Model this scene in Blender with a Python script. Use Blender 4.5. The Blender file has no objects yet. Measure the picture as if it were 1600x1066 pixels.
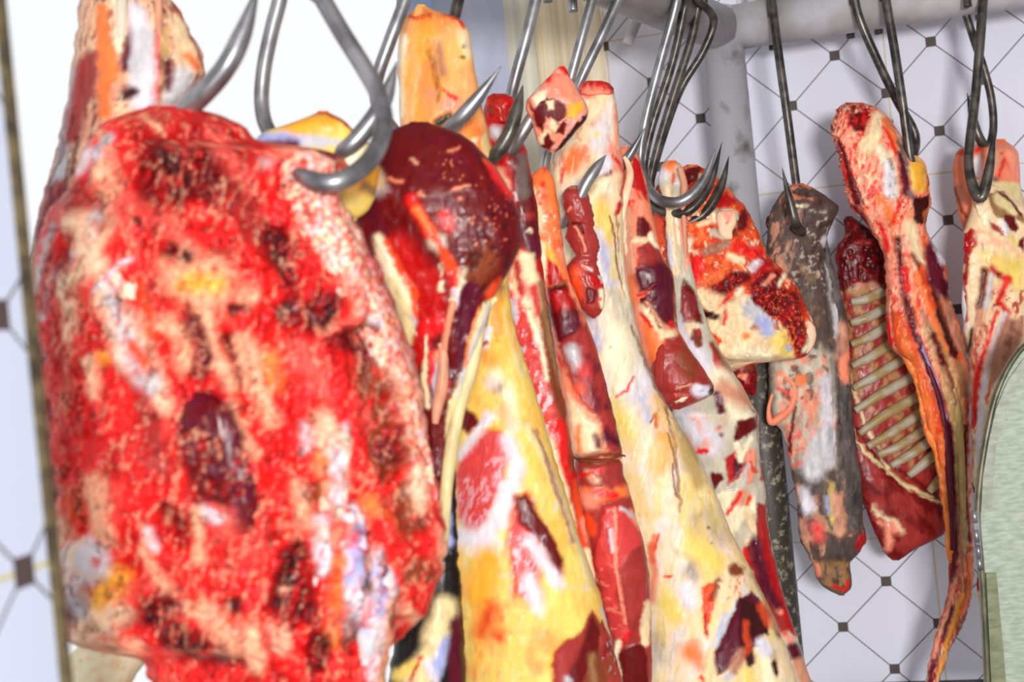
import bpy, math, numpy as np
from mathutils import Vector, Matrix
C = bpy.context.scene.collection
# ---------------------------------------------------------------- camera, light, exposure
F = 1750.0; ROLL = math.radians(5.6); RC, RS = math.cos(ROLL), math.sin(ROLL)
cam = bpy.data.objects.new('camera', bpy.data.cameras.new('camera')); C.objects.link(cam)
cam.matrix_world = Matrix(((RC, RS, 0, 0), (0, 0, -1, 0), (-RS, RC, 0, 0), (0, 0, 0, 1)))
cam.data.sensor_width = 36.0; cam.data.lens = 36.0 * F / 1600
cam.data.clip_start = 0.02
cam.data.dof.use_dof = True; cam.data.dof.focus_distance = 1.98; cam.data.dof.aperture_fstop = 3.0
bpy.context.scene.camera = cam
vs = bpy.context.scene.view_settings
bpy.context.scene.display_settings.display_device = 'sRGB'
vs.view_transform = 'Standard'; vs.look = 'None'; vs.gamma = 1; vs.exposure = 0.0
wd = bpy.data.worlds.new('world'); bpy.context.scene.world = wd; wd.use_nodes = True
wd.node_tree.nodes['Background'].inputs[0].default_value = (0.97, 0.985, 1.0, 1)
wd.node_tree.nodes['Background'].inputs[1].default_value = 1.0

def lamp(name, loc, aim, size, watts, col):
    l = bpy.data.lights.new(name, 'AREA'); l.energy = watts; l.shape = 'RECTANGLE'; l.size, l.size_y = size; l.color = col
    o = bpy.data.objects.new(name, l); C.objects.link(o); o.location = loc
    o.rotation_euler = (Vector(aim)-Vector(loc)).to_track_quat('-Z', 'Y').to_euler(); return o
lamp('flash_stand_in', (0.22, -1.5, 0.08), (0.25, 2.0, 0.0), (0.5, 0.4), 94, (1.0, 0.97, 0.94))  # soft stand-in for the camera flash, added behind the camera

def W(px, py, d):
    u = (px - 800.0) / F; v = (533.0 - py) / F
    return Vector((d*(RC*u + RS*v), d, d*(RC*v - RS*u)))

# ---------------------------------------------------------------- noise
def _h(ix, iy, iz, s):
    n = (ix*374761393 + iy*668265263 + iz*2147483647*3 + s*1274126177) & 0xffffffff
    n = ((n ^ (n >> 13))*1274126177) & 0xffffffff
    n = ((n ^ (n >> 16))*2246822519) & 0xffffffff
    return ((n ^ (n >> 15)) & 0xffffff)/float(0xffffff)
def vnoise(x, y, z, s=0):
    fx, fy, fz = np.floor(x), np.floor(y), np.floor(z)
    ix, iy, iz = fx.astype(np.int64), fy.astype(np.int64), fz.astype(np.int64)
    a, b, c = x-fx, y-fy, z-fz
    a, b, c = a*a*(3-2*a), b*b*(3-2*b), c*c*(3-2*c)
    r = 0
    for k in (0, 1):
        for j in (0, 1):
            for i in (0, 1):
                w = (a if i else 1-a)*(b if j else 1-b)*(c if k else 1-c)
                r = r + w*_h(ix+i, iy+j, iz+k, s)
    return r*2-1
def fbm(x, y, z, s=0, o=4):
    r = 0; am = .55; f = 1.0
    for k in range(o):
        r = r + am*vnoise(x*f+k*7.3, y*f-k*3.1, z*f, s+k*17); am *= .5; f *= 2.03
    return r*1.5
def worley(x, y, s=0):
    ix, iy = np.floor(x).astype(np.int64), np.floor(y).astype(np.int64)
    d1 = np.full(x.shape, 9.0); d2 = d1.copy(); idv = np.zeros(x.shape)
    for j in (-1, 0, 1):
        for i in (-1, 0, 1):
            cx, cy = ix+i, iy+j
            qx = cx+_h(cx, cy, cx*0, s); qy = cy+_h(cx, cy, cx*0+5, s)
            d = np.hypot(qx-x, qy-y); v = _h(cx, cy, cx*0+9, s)
            n = d < d1
            d2 = np.where(n, d1, np.minimum(d2, d)); idv = np.where(n, v, idv); d1 = np.where(n, d, d1)
    return d1, d2, idv
def ss(t):
    t = np.clip(t, 0, 1); return t*t*(3-2*t)

PAL = dict(R=(226,26,26), r=(182,14,14), m=(100,4,10), d=(58,8,12), o=(243,122,60), O=(226,72,28), f=(244,214,170), y=(234,204,104),
           Y=(245,172,52), w=(222,216,226), p=(250,150,122), P=(228,84,74), k=(22,14,14), g=(112,98,94), G=(70,62,60), b=(160,168,216),
           n=(128,58,32), s=(240,138,104), v=(88,10,36), c=(226,205,150), t=(190,160,100), e=(200,190,170), q=(160,48,44), u=(150,110,70),
           a=(206,60,58), x=(250,236,200), z=(176,120,96), l=(198,196,200), i=(214,150,120),
           h=(250,172,104), H=(244,140,66), j=(246,176,140), J=(248,206,172), B=(84,66,60))
def lin(c):
    c = np.array(c, float)/255; return np.where(c <= .04045, c/12.92, ((c+.055)/1.055)**2.4)
PL = {k: lin(v) for k, v in PAL.items()}

class Art:
    """albedo and relief of one cut, laid out over its own surface"""
    def __init__(s, x, y, q, base, seed, warp, wl):
        s.seed = seed; s.X, s.Y, s.Q = x, y, q
        s.n1 = fbm(x/wl, y/wl, q/wl, seed); s.n2 = fbm(x/wl+40, y/wl, q/wl, seed+3)
        s.n3 = fbm(x/5.5, y/6.5, q/5.5, seed+6, 2); s.n4 = fbm(x/5.5+30, y/6.5, q/5.5, seed+8, 2)
        s.x = x + warp*s.n1 + .55*warp*s.n3; s.y = y + warp*s.n2 + .55*warp*s.n4
        s.col = np.tile(PL[base], (len(x), 1)); s.h = np.zeros(len(x)); s.off = (0, 0, 1)
    def pts(s, toks):
        ox, oy, k = s.off
        return [(ox+float(a)/k, oy+float(b)/k) for a, b in (t.split(',') for t in toks)]
    def put(s, idx, w, col, h):
        if col != '-':
            al = 1.0
            if '*' in col: col, al = col.split('*')
            wc = (w*float(al))[:, None]
            s.col[idx] = s.col[idx]*(1-wc) + PL[col]*wc
        s.h[idx] += w*h
    def run(s, text):
        for ln in text.strip().split('\n'):
            ln = ln.split('#')[0].split()
            if not ln: continue
            op = ln[0]
            if op[0] == '@':
                s.off = tuple(float(t) for t in op[1:].split(',')); continue
            k = s.off[2]
            if op == 'S':                       # S col h w0,w1 feather pts
                col, h = ln[1], float(ln[2]); ws = [float(t)/k for t in ln[3].split(',')]; f = float(ln[4])/k*1.7+1.5
                P = s.pts(ln[5:]); mw = max(ws)+f
                xs = [p[0] for p in P]; ys = [p[1] for p in P]
                idx = np.where((s.x > min(xs)-mw) & (s.x < max(xs)+mw) & (s.y > min(ys)-mw) & (s.y < max(ys)+mw))[0]
                if not len(idx): continue
                x, y = s.x[idx], s.y[idx]; best = np.full(len(idx), -1e9); L = len(P)-1
                if L == 0:
                    best = ws[0]-np.hypot(x-xs[0], y-ys[0])
                for i in range(L):
                    (ax, ay), (bx, by) = P[i], P[i+1]; dx, dy = bx-ax, by-ay
                    t = np.clip(((x-ax)*dx+(y-ay)*dy)/(dx*dx+dy*dy+1e-9), 0, 1)
                    g = (i+t)/L; wi = np.interp(g, np.linspace(0, 1, len(ws)) if len(ws) > 1 else [0, 1], ws if len(ws) > 1 else ws*2)
                    best = np.maximum(best, wi-np.hypot(x-ax-t*dx, y-ay-t*dy))
                s.put(idx, ss(.5+best/f), col, h)
            elif op == 'G':                     # G col h feather pts
                col, h, f = ln[1], float(ln[2]), float(ln[3])/k*1.5+1.2; P = s.pts(ln[4:])
                xs = [p[0] for p in P]; ys = [p[1] for p in P]
                idx = np.where((s.x > min(xs)-f) & (s.x < max(xs)+f) & (s.y > min(ys)-f) & (s.y < max(ys)+f))[0]
                if not len(idx): continue
                s.put(idx, s.poly(idx, P, f), col, h)
            elif op in ('M', 'm'):              # M col h sx sy angle thr soft strength [pts]   (m: ridged)
                col, h = ln[1], float(ln[2]); sx, sy, an, th, so, st = (float(t) for t in ln[3:9])
                P = s.pts(ln[9:])
                idx = np.arange(len(s.x)); rw = 1.0
                if P:
                    f = 10.0; xs = [p[0] for p in P]; ys = [p[1] for p in P]
                    idx = np.where((s.x > min(xs)-f) & (s.x < max(xs)+f) & (s.y > min(ys)-f) & (s.y < max(ys)+f))[0]
                    if not len(idx): continue
                    rw = s.poly(idx, P, f)
                a = math.radians(an); x, y = s.x[idx], s.y[idx]; s.seed += 5
                U = (x*math.cos(a)-y*math.sin(a))/sx; V = (x*math.sin(a)+y*math.cos(a))/sy
                nz = fbm(U, V, s.Q[idx]/max(sx, 1), s.seed, 3)
                if op == 'm': nz = 1-np.abs(nz)*5
                s.put(idx, ss(.5+(nz-th)/(so*1.9))*st*rw, col, h)
            elif op == 'L':                     # L col h scale strength [pts] lumps with coloured crevices
                col, h, sc, st = ln[1], float(ln[2]), float(ln[3]), float(ln[4]); P = s.pts(ln[5:])
                idx = np.arange(len(s.x)); rw = 1.0
                if P:
                    rw = s.poly(idx, P, 12.0)
                s.seed += 5
                d1, d2, v = worley(s.x[idx]/sc, s.y[idx]/(sc*1.35), s.seed)
                s.h[idx] += h*(1-d1*1.3)*rw
                if col != '-':
                    w = ss(1-(d2-d1)*5)*st*rw
                    s.col[idx] = s.col[idx]*(1-w[:, None]) + PL[col]*w[:, None]
    def poly(s, idx, P, f):
        x, y = s.x[idx], s.y[idx]; ins = np.zeros(len(idx), bool); dm = np.full(len(idx), 1e9); n = len(P)
        for i in range(n):
            (ax, ay), (bx, by) = P[i], P[(i+1) % n]; dx, dy = bx-ax, by-ay
            t = np.clip(((x-ax)*dx+(y-ay)*dy)/(dx*dx+dy*dy+1e-9), 0, 1)
            dm = np.minimum(dm, np.hypot(x-ax-t*dx, y-ay-t*dy))
            if ay != by:
                cr = ((ay > y) != (by > y)) & (x < dx*(y-ay)/dy+ax); ins ^= cr
        return ss(.5+np.where(ins, dm, -dm)/f)

# ---------------------------------------------------------------- materials
def newmat(name):
    m = bpy.data.materials.new(name); m.use_nodes = True; nt = m.node_tree
    return m, nt, nt.nodes['Principled BSDF']
def N(nt, t, **kw):
    n = nt.nodes.new(t)
    for k, v in kw.items(): setattr(n, k, v)
    return n
def meat_mat(name, rough, bump, scale, spec=.5, grain=.16, stretch=.35):
    m, nt, b = newmat(name); L = nt.links.new
    at = N(nt, 'ShaderNodeAttribute', attribute_name='paint')
    tc = N(nt, 'ShaderNodeTexCoord'); mp = N(nt, 'ShaderNodeMapping'); mp.inputs['Scale'].default_value = (1, 1, stretch)
    L(tc.outputs['Object'], mp.inputs[0])
    n1 = N(nt, 'ShaderNodeTexNoise'); n1.inputs['Scale'].default_value = scale; n1.inputs['Detail'].default_value = 6; n1.inputs['Roughness'].default_value = .65
    L(mp.outputs[0], n1.inputs['Vector'])
    mr = N(nt, 'ShaderNodeMapRange'); mr.inputs[1].default_value = .3; mr.inputs[2].default_value = .7
    mr.inputs[3].default_value = 1-grain; mr.inputs[4].default_value = 1+grain; L(n1.outputs[0], mr.inputs[0])
    vm = N(nt, 'ShaderNodeVectorMath', operation='SCALE'); L(at.outputs['Color'], vm.inputs[0]); L(mr.outputs[0], vm.inputs['Scale'])
    L(vm.outputs[0], b.inputs['Base Color'])
    n2 = N(nt, 'ShaderNodeTexNoise'); n2.inputs['Scale'].default_value = scale*2.2; n2.inputs['Detail'].default_value = 4; L(mp.outputs[0], n2.inputs['Vector'])
    bp = N(nt, 'ShaderNodeBump'); bp.inputs['Strength'].default_value = bump; bp.inputs['Distance'].default_value = .004; L(n2.outputs[0], bp.inputs['Height'])
    L(bp.outputs[0], b.inputs['Normal'])
    r2 = N(nt, 'ShaderNodeMapRange'); r2.inputs[1].default_value = .35; r2.inputs[2].default_value = .65; r2.inputs[3].default_value = rough*.7; r2.inputs[4].default_value = min(1, rough*1.4)
    L(n1.outputs[0], r2.inputs[0]); L(r2.outputs[0], b.inputs['Roughness'])
    b.inputs['Specular IOR Level'].default_value = spec
    return m
MAT = dict(wet=meat_mat('wet_meat', .34, .16, 70, .26), fat=meat_mat('fat_tissue', .4, .14, 45, .28, .06),
           dry=meat_mat('dried_tissue', .55, .5, 80, .3, .22), red=meat_mat('fresh_cut_meat', .45, .16, 40, .3, .14, .6))
def metal_mat(name, c0, c1, rough, scale=30, metal=.9, bump=.1):
    m, nt, b = newmat(name); L = nt.links.new
    tc = N(nt, 'ShaderNodeTexCoord'); n1 = N(nt, 'ShaderNodeTexNoise'); n1.inputs['Scale'].default_value = scale; n1.inputs['Detail'].default_value = 6
    L(tc.outputs['Object'], n1.inputs['Vector'])
    cr = N(nt, 'ShaderNodeValToRGB'); cr.color_ramp.elements[0].position = .38; cr.color_ramp.elements[1].position = .62
    cr.color_ramp.elements[0].color = (*lin(c0), 1); cr.color_ramp.elements[1].color = (*lin(c1), 1)
    L(n1.outputs[0], cr.inputs[0]); L(cr.outputs[0], b.inputs['Base Color'])
    b.inputs['Metallic'].default_value = metal; b.inputs['Roughness'].default_value = rough
    bp = N(nt, 'ShaderNodeBump'); bp.inputs['Strength'].default_value = bump; bp.inputs['Distance'].default_value = .003
    L(n1.outputs[0], bp.inputs['Height']); L(bp.outputs[0], b.inputs['Normal']); return m
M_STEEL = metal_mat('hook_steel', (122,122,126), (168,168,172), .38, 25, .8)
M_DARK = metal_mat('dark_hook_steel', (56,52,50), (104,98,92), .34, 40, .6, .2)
M_PIPE = metal_mat('grey_painted_pipe', (178,174,174), (204,202,208), .5, 12, .1, .15)

def link(name, me, mat=None, parent=None, kind=None):
    o = bpy.data.objects.new(name, me); C.objects.link(o)
    if mat: me.materials.append(mat)
    if parent: o.parent = parent
    if kind: o['kind'] = kind
    return o
def tag(o, label, cat, group=None):
    o['label'] = label; o['category'] = cat
    if group: o['group'] = group
    return o
def empty(name, loc=(0, 0, 0)):
    o = bpy.data.objects.new(name, None); C.objects.link(o); o.location = loc; return o
def mesh_np(name, V, Fq, smooth=True, cols=None):
    me = bpy.data.meshes.new(name); me.from_pydata([tuple(v) for v in V] if len(V) < 50 else V.tolist() if hasattr(V, 'tolist') else V, [], Fq)
    me.update()
    if smooth: me.polygons.foreach_set('use_smooth', [True]*len(me.polygons))
    if cols is not None:
        a = me.color_attributes.new('paint', 'FLOAT_COLOR', 'POINT')
        a.data.foreach_set('color', np.hstack([cols, np.ones((len(cols), 1))]).astype(np.float32).ravel())
    return me
def origin(o, loc):
    """move a mesh object's origin to loc, keeping the geometry where it is"""
    loc = Vector(loc); o.data.transform(Matrix.Translation(-loc)); o.location = o.location + loc

# ---------------------------------------------------------------- a cut of meat
def cut(name, rows, d, T, paint='', base='r', mat='wet', step=2.6, k=.8, warp=6, wl=26, rag=1.5, ragwl=14, relief=1.0,
        lump=2.5, lumpwl=40, seed=1, bend=(), sq=.8, parent=None, back=None, end=(22, 22), nz=.12):
    """rows 'y:left,right ...' give the silhouette; T the depth of the body in metres; bend 'y:offset' shifts it in depth"""
    R = []
    for t in rows.split():
        a, b = t.split(':'); l, r = b.split(','); R.append((float(a), float(l), float(r)))
    R.sort(); R = np.array(R); y0, y1 = R[0, 0], R[-1, 0]
    nrow = max(6, int((y1-y0)/step)); t = np.linspace(0, 1, nrow)
    ys = y0+(y1-y0)*t
    xl = np.interp(ys, R[:, 0], R[:, 1]); xr = np.interp(ys, R[:, 0], R[:, 2])
    kz = np.hanning(7 if nrow > 30 else 3+2); kz /= kz.sum()
    def smooth(a):
        p = len(kz)//2; return np.convolve(np.r_[[a[0]]*p, a, [a[-1]]*p], kz, 'valid')
    xl, xr = smooth(xl), smooth(xr)
    z0 = ys*0
    xl = xl + rag*fbm(ys/ragwl, z0+seed, z0, seed+50); xr = xr + rag*fbm(ys/ragwl, z0+seed+9, z0, seed+60)
    hx = np.maximum((xr-xl)/2, .8); cx = (xl+xr)/2
    mpp = d/F
    thick = np.minimum(T/2, k*hx*mpp)
    e0, e1 = end
    et = np.minimum(np.sqrt(np.clip(1-(1-np.clip((ys-y0)/e0, 0, 1))**2, .02, 1)), np.sqrt(np.clip(1-(1-np.clip((y1-ys)/e1, 0, 1))**2, .02, 1)))
    thick = smooth(thick)*et
    hxm = hx*np.maximum(et, .55)**.6
    nf = int(max(10, 2*hx.max()/step)); nb = max(6, nf//4)
    uf = np.linspace(-1, 1, nf); ang = np.concatenate([np.pi-np.arccos(-uf)*1.0, []])
    ang = np.pi*(1-(uf+1)/2)                      # pi..0 over the front
    ang = .45*ang + .55*(np.pi-np.arccos(-uf)) if False else .5*ang+.5*np.arccos(uf)
    ab = -np.linspace(0, np.pi, nb+2)[1:-1]
    A = np.concatenate([ang, ab]); n = len(A)
    ca, sa = np.cos(A), np.sin(A)
    exx = np.sign(ca)*np.abs(ca)**(sq if sq > .9 else .9); ezz = np.sign(sa)*np.abs(sa)**sq
    X = cx[:, None]+hxm[:, None]*exx[None]; Z = thick[:, None]*ezz[None]
    Yg = np.repeat(ys[:, None], n, 1)
    q = Z/mpp
    x, y, z = X.ravel(), Yg.ravel(), q.ravel()
    art = Art(x, y, z, base, seed, warp, wl); art.run(paint)
    art.h += lump*fbm(x/lumpwl, y/(lumpwl*1.6), z/lumpwl, seed+80)+lump*.2*fbm(x/11, y/18, z/9, seed+90, 3)
    col = art.col*(1+nz*fbm(x/7, y/16, z/7, seed+70, 3))[:, None]
    col = np.clip(col, .002, .95)
    H = (art.h*relief*mpp).reshape(nrow, n)*np.minimum(1, et)[:, None]
    nzv = np.repeat(sa[None], nrow, 0); nxv = np.repeat(ca[None], nrow, 0)
    H = H*np.where(nzv < 0, .3, .25+.75*np.clip(nzv*1.6, 0, 1))
    lim = .45*thick[:, None]+.0015
    H = np.clip(H, -lim, None)
    X2 = X+nxv*H/mpp*.35; Z2 = Z+np.sign(nzv)*np.abs(nzv)**.5*H
    bd = np.zeros(nrow)
    if bend:
        B = np.array(bend); bd = np.interp(ys, B[:, 0], B[:, 1])
    # the silhouette sits at distance d from the lens; the body swells to both sides of it
    u = (X2-800)/F; v = (533-Yg)/F; dd = d+bd[:, None]-Z2
    P0 = np.stack([dd*(RC*u+RS*v), dd+0*u, dd*(RC*v-RS*u)], -1)
    V = P0.reshape(-1, 3)
    Fc = []
    I = np.arange(nrow*n).reshape(nrow, n)
    a = I[:-1]; b = I[1:]; a2 = np.roll(a, -1, 1); b2 = np.roll(b, -1, 1)
    Fc = np.stack([a, b, b2, a2], -1).reshape(-1, 4)[:, ::-1].tolist()
    c0 = len(V); V = np.vstack([V, P0[0].mean(0), P0[-1].mean(0)]); col = np.vstack([col, col[:n].mean(0), col[-n:].mean(0)])
    for j in range(n):
        j2 = (j+1) % n
        Fc.append([c0, int(I[0, j]), int(I[0, j2])]); Fc.append([c0+1, int(I[-1, j2]), int(I[-1, j])])
    me = mesh_np(name, V, Fc, True, col)
    o = link(name, me, MAT[mat], parent)
    return o
def thing(o, label, cat, group=None):
    vs_ = o.data.vertices; n = len(vs_); co = np.empty(n*3); vs_.foreach_get('co', co); co = co.reshape(-1, 3)
    c = co.mean(0); origin(o, (c[0], c[1], co[:, 2].max())); return tag(o, label, cat, group)
def child(o, p):
    o.parent = p; o.matrix_parent_inverse = p.matrix_basis.inverted(); return o

# ---------------------------------------------------------------- tubes (hooks, pipes)
def spline(P, n=10):
    P = [np.array(p, float) for p in P]; out = []
    for i in range(len(P)-1):
        p0 = P[max(i-1, 0)]; p1 = P[i]; p2 = P[i+1]; p3 = P[min(i+2, len(P)-1)]
        for j in range(n):
            t = j/n
            out.append(.5*((2*p1)+(-p0+p2)*t+(2*p0-5*p1+4*p2-p3)*t*t+(-p0+3*p1-3*p2+p3)*t**3))
    out.append(P[-1]); return np.array(out)
def tube(name, P, mat, seg=14, n=10, parent=None):
    """P: list of (x,y,z,r) world"""
    S = spline(P, n) if n > 1 else np.array(P, float); m = len(S)
    T = np.gradient(S[:, :3], axis=0); T /= np.linalg.norm(T, axis=1)[:, None]+1e-12
    up = np.array((.1, 1, .05)); V = []; a = None
    for i in range(m):
        if a is None: a = up-T[i]*np.dot(up, T[i])
        else: a = a-T[i]*np.dot(a, T[i])
        a /= np.linalg.norm(a); b = np.cross(T[i], a)
        for j in range(seg):
            w = 2*math.pi*j/seg; V.append(S[i, :3]+max(S[i, 3], .0003)*(math.cos(w)*a+math.sin(w)*b))
    Fc = [[i*seg+j, i*seg+(j+1) % seg, (i+1)*seg+(j+1) % seg, (i+1)*seg+j] for i in range(m-1) for j in range(seg)]
    Fc.append(list(range(seg))[::-1]); Fc.append([(m-1)*seg+j for j in range(seg)])
    me = mesh_np(name, np.array(V), Fc, True); return link(name, me, mat, parent)
def box(name, pts8, mat, parent=None, bev=0, kind=None):
    f = [[0,1,2,3], [7,6,5,4], [0,4,5,1], [1,5,6,2], [2,6,7,3], [3,7,4,0]]
    me = bpy.data.meshes.new(name); me.from_pydata([tuple(p) for p in pts8], [], f); me.update()
    import bmesh
    bm = bmesh.new(); bm.from_mesh(me); bmesh.ops.recalc_face_normals(bm, faces=bm.faces)
    if bev: bmesh.ops.bevel(bm, geom=bm.edges[:], offset=bev, segments=2, affect='EDGES')
    bm.to_mesh(me); bm.free()
    return link(name, me, mat, parent, kind)

def tint(o, col):
    n = len(o.data.vertices); c = PL[col]
    co = np.empty(n*3); o.data.vertices.foreach_get('co', co); co = co.reshape(-1, 3)
    f = (1+.22*fbm(co[:, 0]*90, co[:, 1]*90, co[:, 2]*40, 5))[:, None]
    a = o.data.color_attributes.new('paint', 'FLOAT_COLOR', 'POINT')
    a.data.foreach_set('color', np.hstack([np.clip(c[None]*f, 0, .95), np.ones((n, 1))]).astype(np.float32).ravel()); return o
def strand(name, parent, pts, d, r, col, mat='wet'):
    """a cord of tissue along px points; d and r may be lists"""
    n = len(pts); D = np.interp(np.linspace(0, 1, n), np.linspace(0, 1, len(d)), d) if isinstance(d, (list, tuple)) else [d]*n
    Rr = np.interp(np.linspace(0, 1, n), np.linspace(0, 1, len(r)), r) if isinstance(r, (list, tuple)) else [r]*n
    o = tube(name, [(*W(x, y, dd), rr_) for (x, y), dd, rr_ in zip(pts, D, Rr)], MAT[mat], 12, 8)
    return child(tint(o, col), parent)
# ---------------------------------------------------------------- the setting
WD = np.array((-.977, .2133, 0.)); WN = np.array((-.2133, -.977, 0.))     # along the tiled wall (to the left), and out of it
WP = np.array((.857, 2.5, 0.))
def onwall(px, py, off=0.0):
    p = np.array(W(px, py, 1.0)); t = np.dot(WP+WN*off, WN)/np.dot(p, WN); return p*t
def wuv(p): return -np.dot(np.array(p)-WP, WD), p[2]
def tile_mat(name, u0, v0, Pu, Pv, dot, base, gu=None, gv=None, axis='X', line=.0014, grout=(205, 186, 140), du=1):
    m, nt, b = newmat(name); L = nt.links.new
    def mt(op, a, c=None, c2=None):
        n = N(nt, 'ShaderNodeMath', operation=op)
        for i, q in enumerate((a, c, c2)):
            if q is None: continue
            if isinstance(q, (int, float)): n.inputs[i].default_value = q
            else: L(q, n.inputs[i])
        return n.outputs[0]
    tc = N(nt, 'ShaderNodeTexCoord'); sp = N(nt, 'ShaderNodeSeparateXYZ'); L(tc.outputs['Object'], sp.inputs[0])
    U = mt('DIVIDE', mt('SUBTRACT', sp.outputs['X'], u0), Pu); V = mt('DIVIDE', mt('SUBTRACT', sp.outputs['Z'], v0), Pv)
    p = mt('ADD', U, V); q = mt('SUBTRACT', U, V)
    def near(a): return mt('ABSOLUTE', mt('SUBTRACT', mt('FRACT', mt('ADD', a, .5)), .5))
    np_, nq = near(p), near(q)
    w = line/Pu*1.35
    ln = mt('LESS_THAN', mt('MINIMUM', np_, nq), w)
    # square marks where the lines cross: |du|,|dv| below half the side
    dU = mt('MULTIPLY', mt('ABSOLUTE', mt('MULTIPLY', mt('ADD', mt('SUBTRACT', mt('FRACT', mt('ADD', p, .5)), .5), mt('SUBTRACT', mt('FRACT', mt('ADD', q, .5)), .5)), .5)), Pu)
    dV = mt('MULTIPLY', mt('ABSOLUTE', mt('MULTIPLY', mt('SUBTRACT', mt('SUBTRACT', mt('FRACT', mt('ADD', p, .5)), .5), mt('SUBTRACT', mt('FRACT', mt('ADD', q, .5)), .5)), .5)), Pv)
    dt = mt('LESS_THAN', mt('MAXIMUM', dU, dV), dot/2)
    halo = mt('LESS_THAN', mt('ADD', dU, dV), dot*.5)
    gr = None
    if gu is not None:
        a = mt('MULTIPLY', near(mt('DIVIDE', mt('SUBTRACT', sp.outputs['X'], gu[0]), gu[1])), gu[1])
        c = mt('MULTIPLY', near(mt('DIVIDE', mt('SUBTRACT', sp.outputs['Z'], gv[0]), gv[1])), gv[1])
        gr = mt('LESS_THAN', mt('MINIMUM', a, c), .0017)
    nz = N(nt, 'ShaderNodeTexNoise'); nz.inputs['Scale'].default_value = 3; nz.inputs['Detail'].default_value = 4; L(tc.outputs['Object'], nz.inputs['Vector'])
    cr = N(nt, 'ShaderNodeValToRGB'); cr.color_ramp.elements[0].color = (*lin([c*.96 for c in base]), 1); cr.color_ramp.elements[1].color = (*lin(base), 1)
    L(nz.outputs[0], cr.inputs[0]); cur = cr.outputs[0]
    # fine dirt specks
    n3 = N(nt, 'ShaderNodeTexNoise'); n3.inputs['Scale'].default_value = 26; n3.inputs['Detail'].default_value = 2; L(tc.outputs['Object'], n3.inputs['Vector'])
    spk = mt('GREATER_THAN', n3.outputs[0], .745)
    def mix(fac, colr, cur, k=1.0):
        mx = N(nt, 'ShaderNodeMix', data_type='RGBA'); L(mt('MULTIPLY', fac, k), mx.inputs['Factor']); L(cur, mx.inputs['A']); mx.inputs['B'].default_value = (*lin(colr), 1); return mx.outputs['Result']
    cur = mix(spk, (150, 120, 90), cur, .6)
    cur = mix(ln, (92, 86, 84), cur, .95)
    if gr is not None: cur = mix(gr, grout, cur, .9)
    cur = mix(dt, (84, 74, 72), cur)
    L(cur, b.inputs['Base Color']); b.inputs['Roughness'].default_value = .5; b.inputs['Specular IOR Level'].default_value = .2
    return m
# lattice measured on the wall
d0 = onwall(1304, 87); d1 = onwall(1454, 63); d2 = onwall(1316, 221)
u_a, v_a = wuv(d0); u_b, _ = wuv(d1); _, v_c = wuv(d2)
PU = abs(u_b-u_a); e0 = wuv(onwall(1454, 63)); e1 = wuv(onwall(1409, 1043)); PV = abs(e0[1]-e1[1])/7.0
PV = .2*round(PV/.2*100)/100 if False else PV
gu0 = wuv(onwall(1386, 120))[0]; gv0 = wuv(onwall(1300, 291))[1]; gv1 = wuv(onwall(1300, 845))[1]
GH = abs(gv0-gv1)/2
wall_m = tile_mat('diamond_pattern_tiles', u_a, v_a, PU, PV, .0222, (224, 226, 242), (gu0, PU*1.5), (gv0, GH))
def wallpt(u, z, off=0): return tuple(WP-WD*u+WN*off+np.array((0, 0, z)))
def wallframe(o):
    """object frame along the wall so that the tile pattern is laid in wall coordinates"""
    M_ = Matrix(((-WD[0], -WN[0], 0, WP[0]), (-WD[1], -WN[1], 0, WP[1]), (0, 0, 1, 0), (0, 0, 0, 1)))
    o.data.transform(M_.inverted()); o.matrix_world = M_
uL = wuv(onwall(951, 300))[0]; Z0, Z1 = -1.45, 1.35
o = box('wall_back', [wallpt(uL, Z0), wallpt(2.2, Z0), wallpt(2.2, Z1), wallpt(uL, Z1), wallpt(uL, Z0, -.12), wallpt(2.2, Z0, -.12), wallpt(2.2, Z1, -.12), wallpt(uL, Z1, -.12)], wall_m, kind='structure')
wallframe(o)
# floor of the stall and the ground outside
fm = metal_mat('floor_concrete', (120, 116, 110), (160, 156, 150), .7, 6, 0)
box('floor', [(-3, -3, Z0-.1), (3.5, -3, Z0-.1), (3.5, 4, Z0-.1), (-3, 4, Z0-.1), (-3, -3, Z0), (3.5, -3, Z0), (3.5, 4, Z0), (-3, 4, Z0)], fm, kind='structure')
cm = metal_mat('ceiling_paint', (150, 146, 140), (176, 172, 166), .8, 4, 0)
box('ceiling_unseen', [(-1.2, -1.6, Z1), (3.0, -1.6, Z1), (3.0, 3.2, Z1), (-1.2, 3.2, Z1), (-1.2, -1.6, Z1+.1), (3.0, -1.6, Z1+.1), (3.0, 3.2, Z1+.1), (-1.2, 3.2, Z1+.1)], cm, kind='structure')  # out of view, added to hold down the ambient light from above
box('wall_right_unseen', [(2.2, -1.6, Z0), (2.3, -1.6, Z0), (2.3, 2.6, Z0), (2.2, 2.6, Z0), (2.2, -1.6, Z1), (2.3, -1.6, Z1), (2.3, 2.6, Z1), (2.2, 2.6, Z1)], cm, kind='structure')  # unseen side wall, put in to cut ambient light from the right
# left pillar: tiled, its near corner runs beside the largest cut
EX, EY = -.381, .90
sd = np.array((.2133, .977)); sn = np.array((.977, -.2133))
lp_m = tile_mat('pillar_tiles', 0, 0, PU, PV, .024, (214, 224, 248), (PU*.75, PU*1.5), (0, GH), line=.0016, grout=(206, 190, 70))
pp = np.array(W(38, 893, 1.0))
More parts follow.
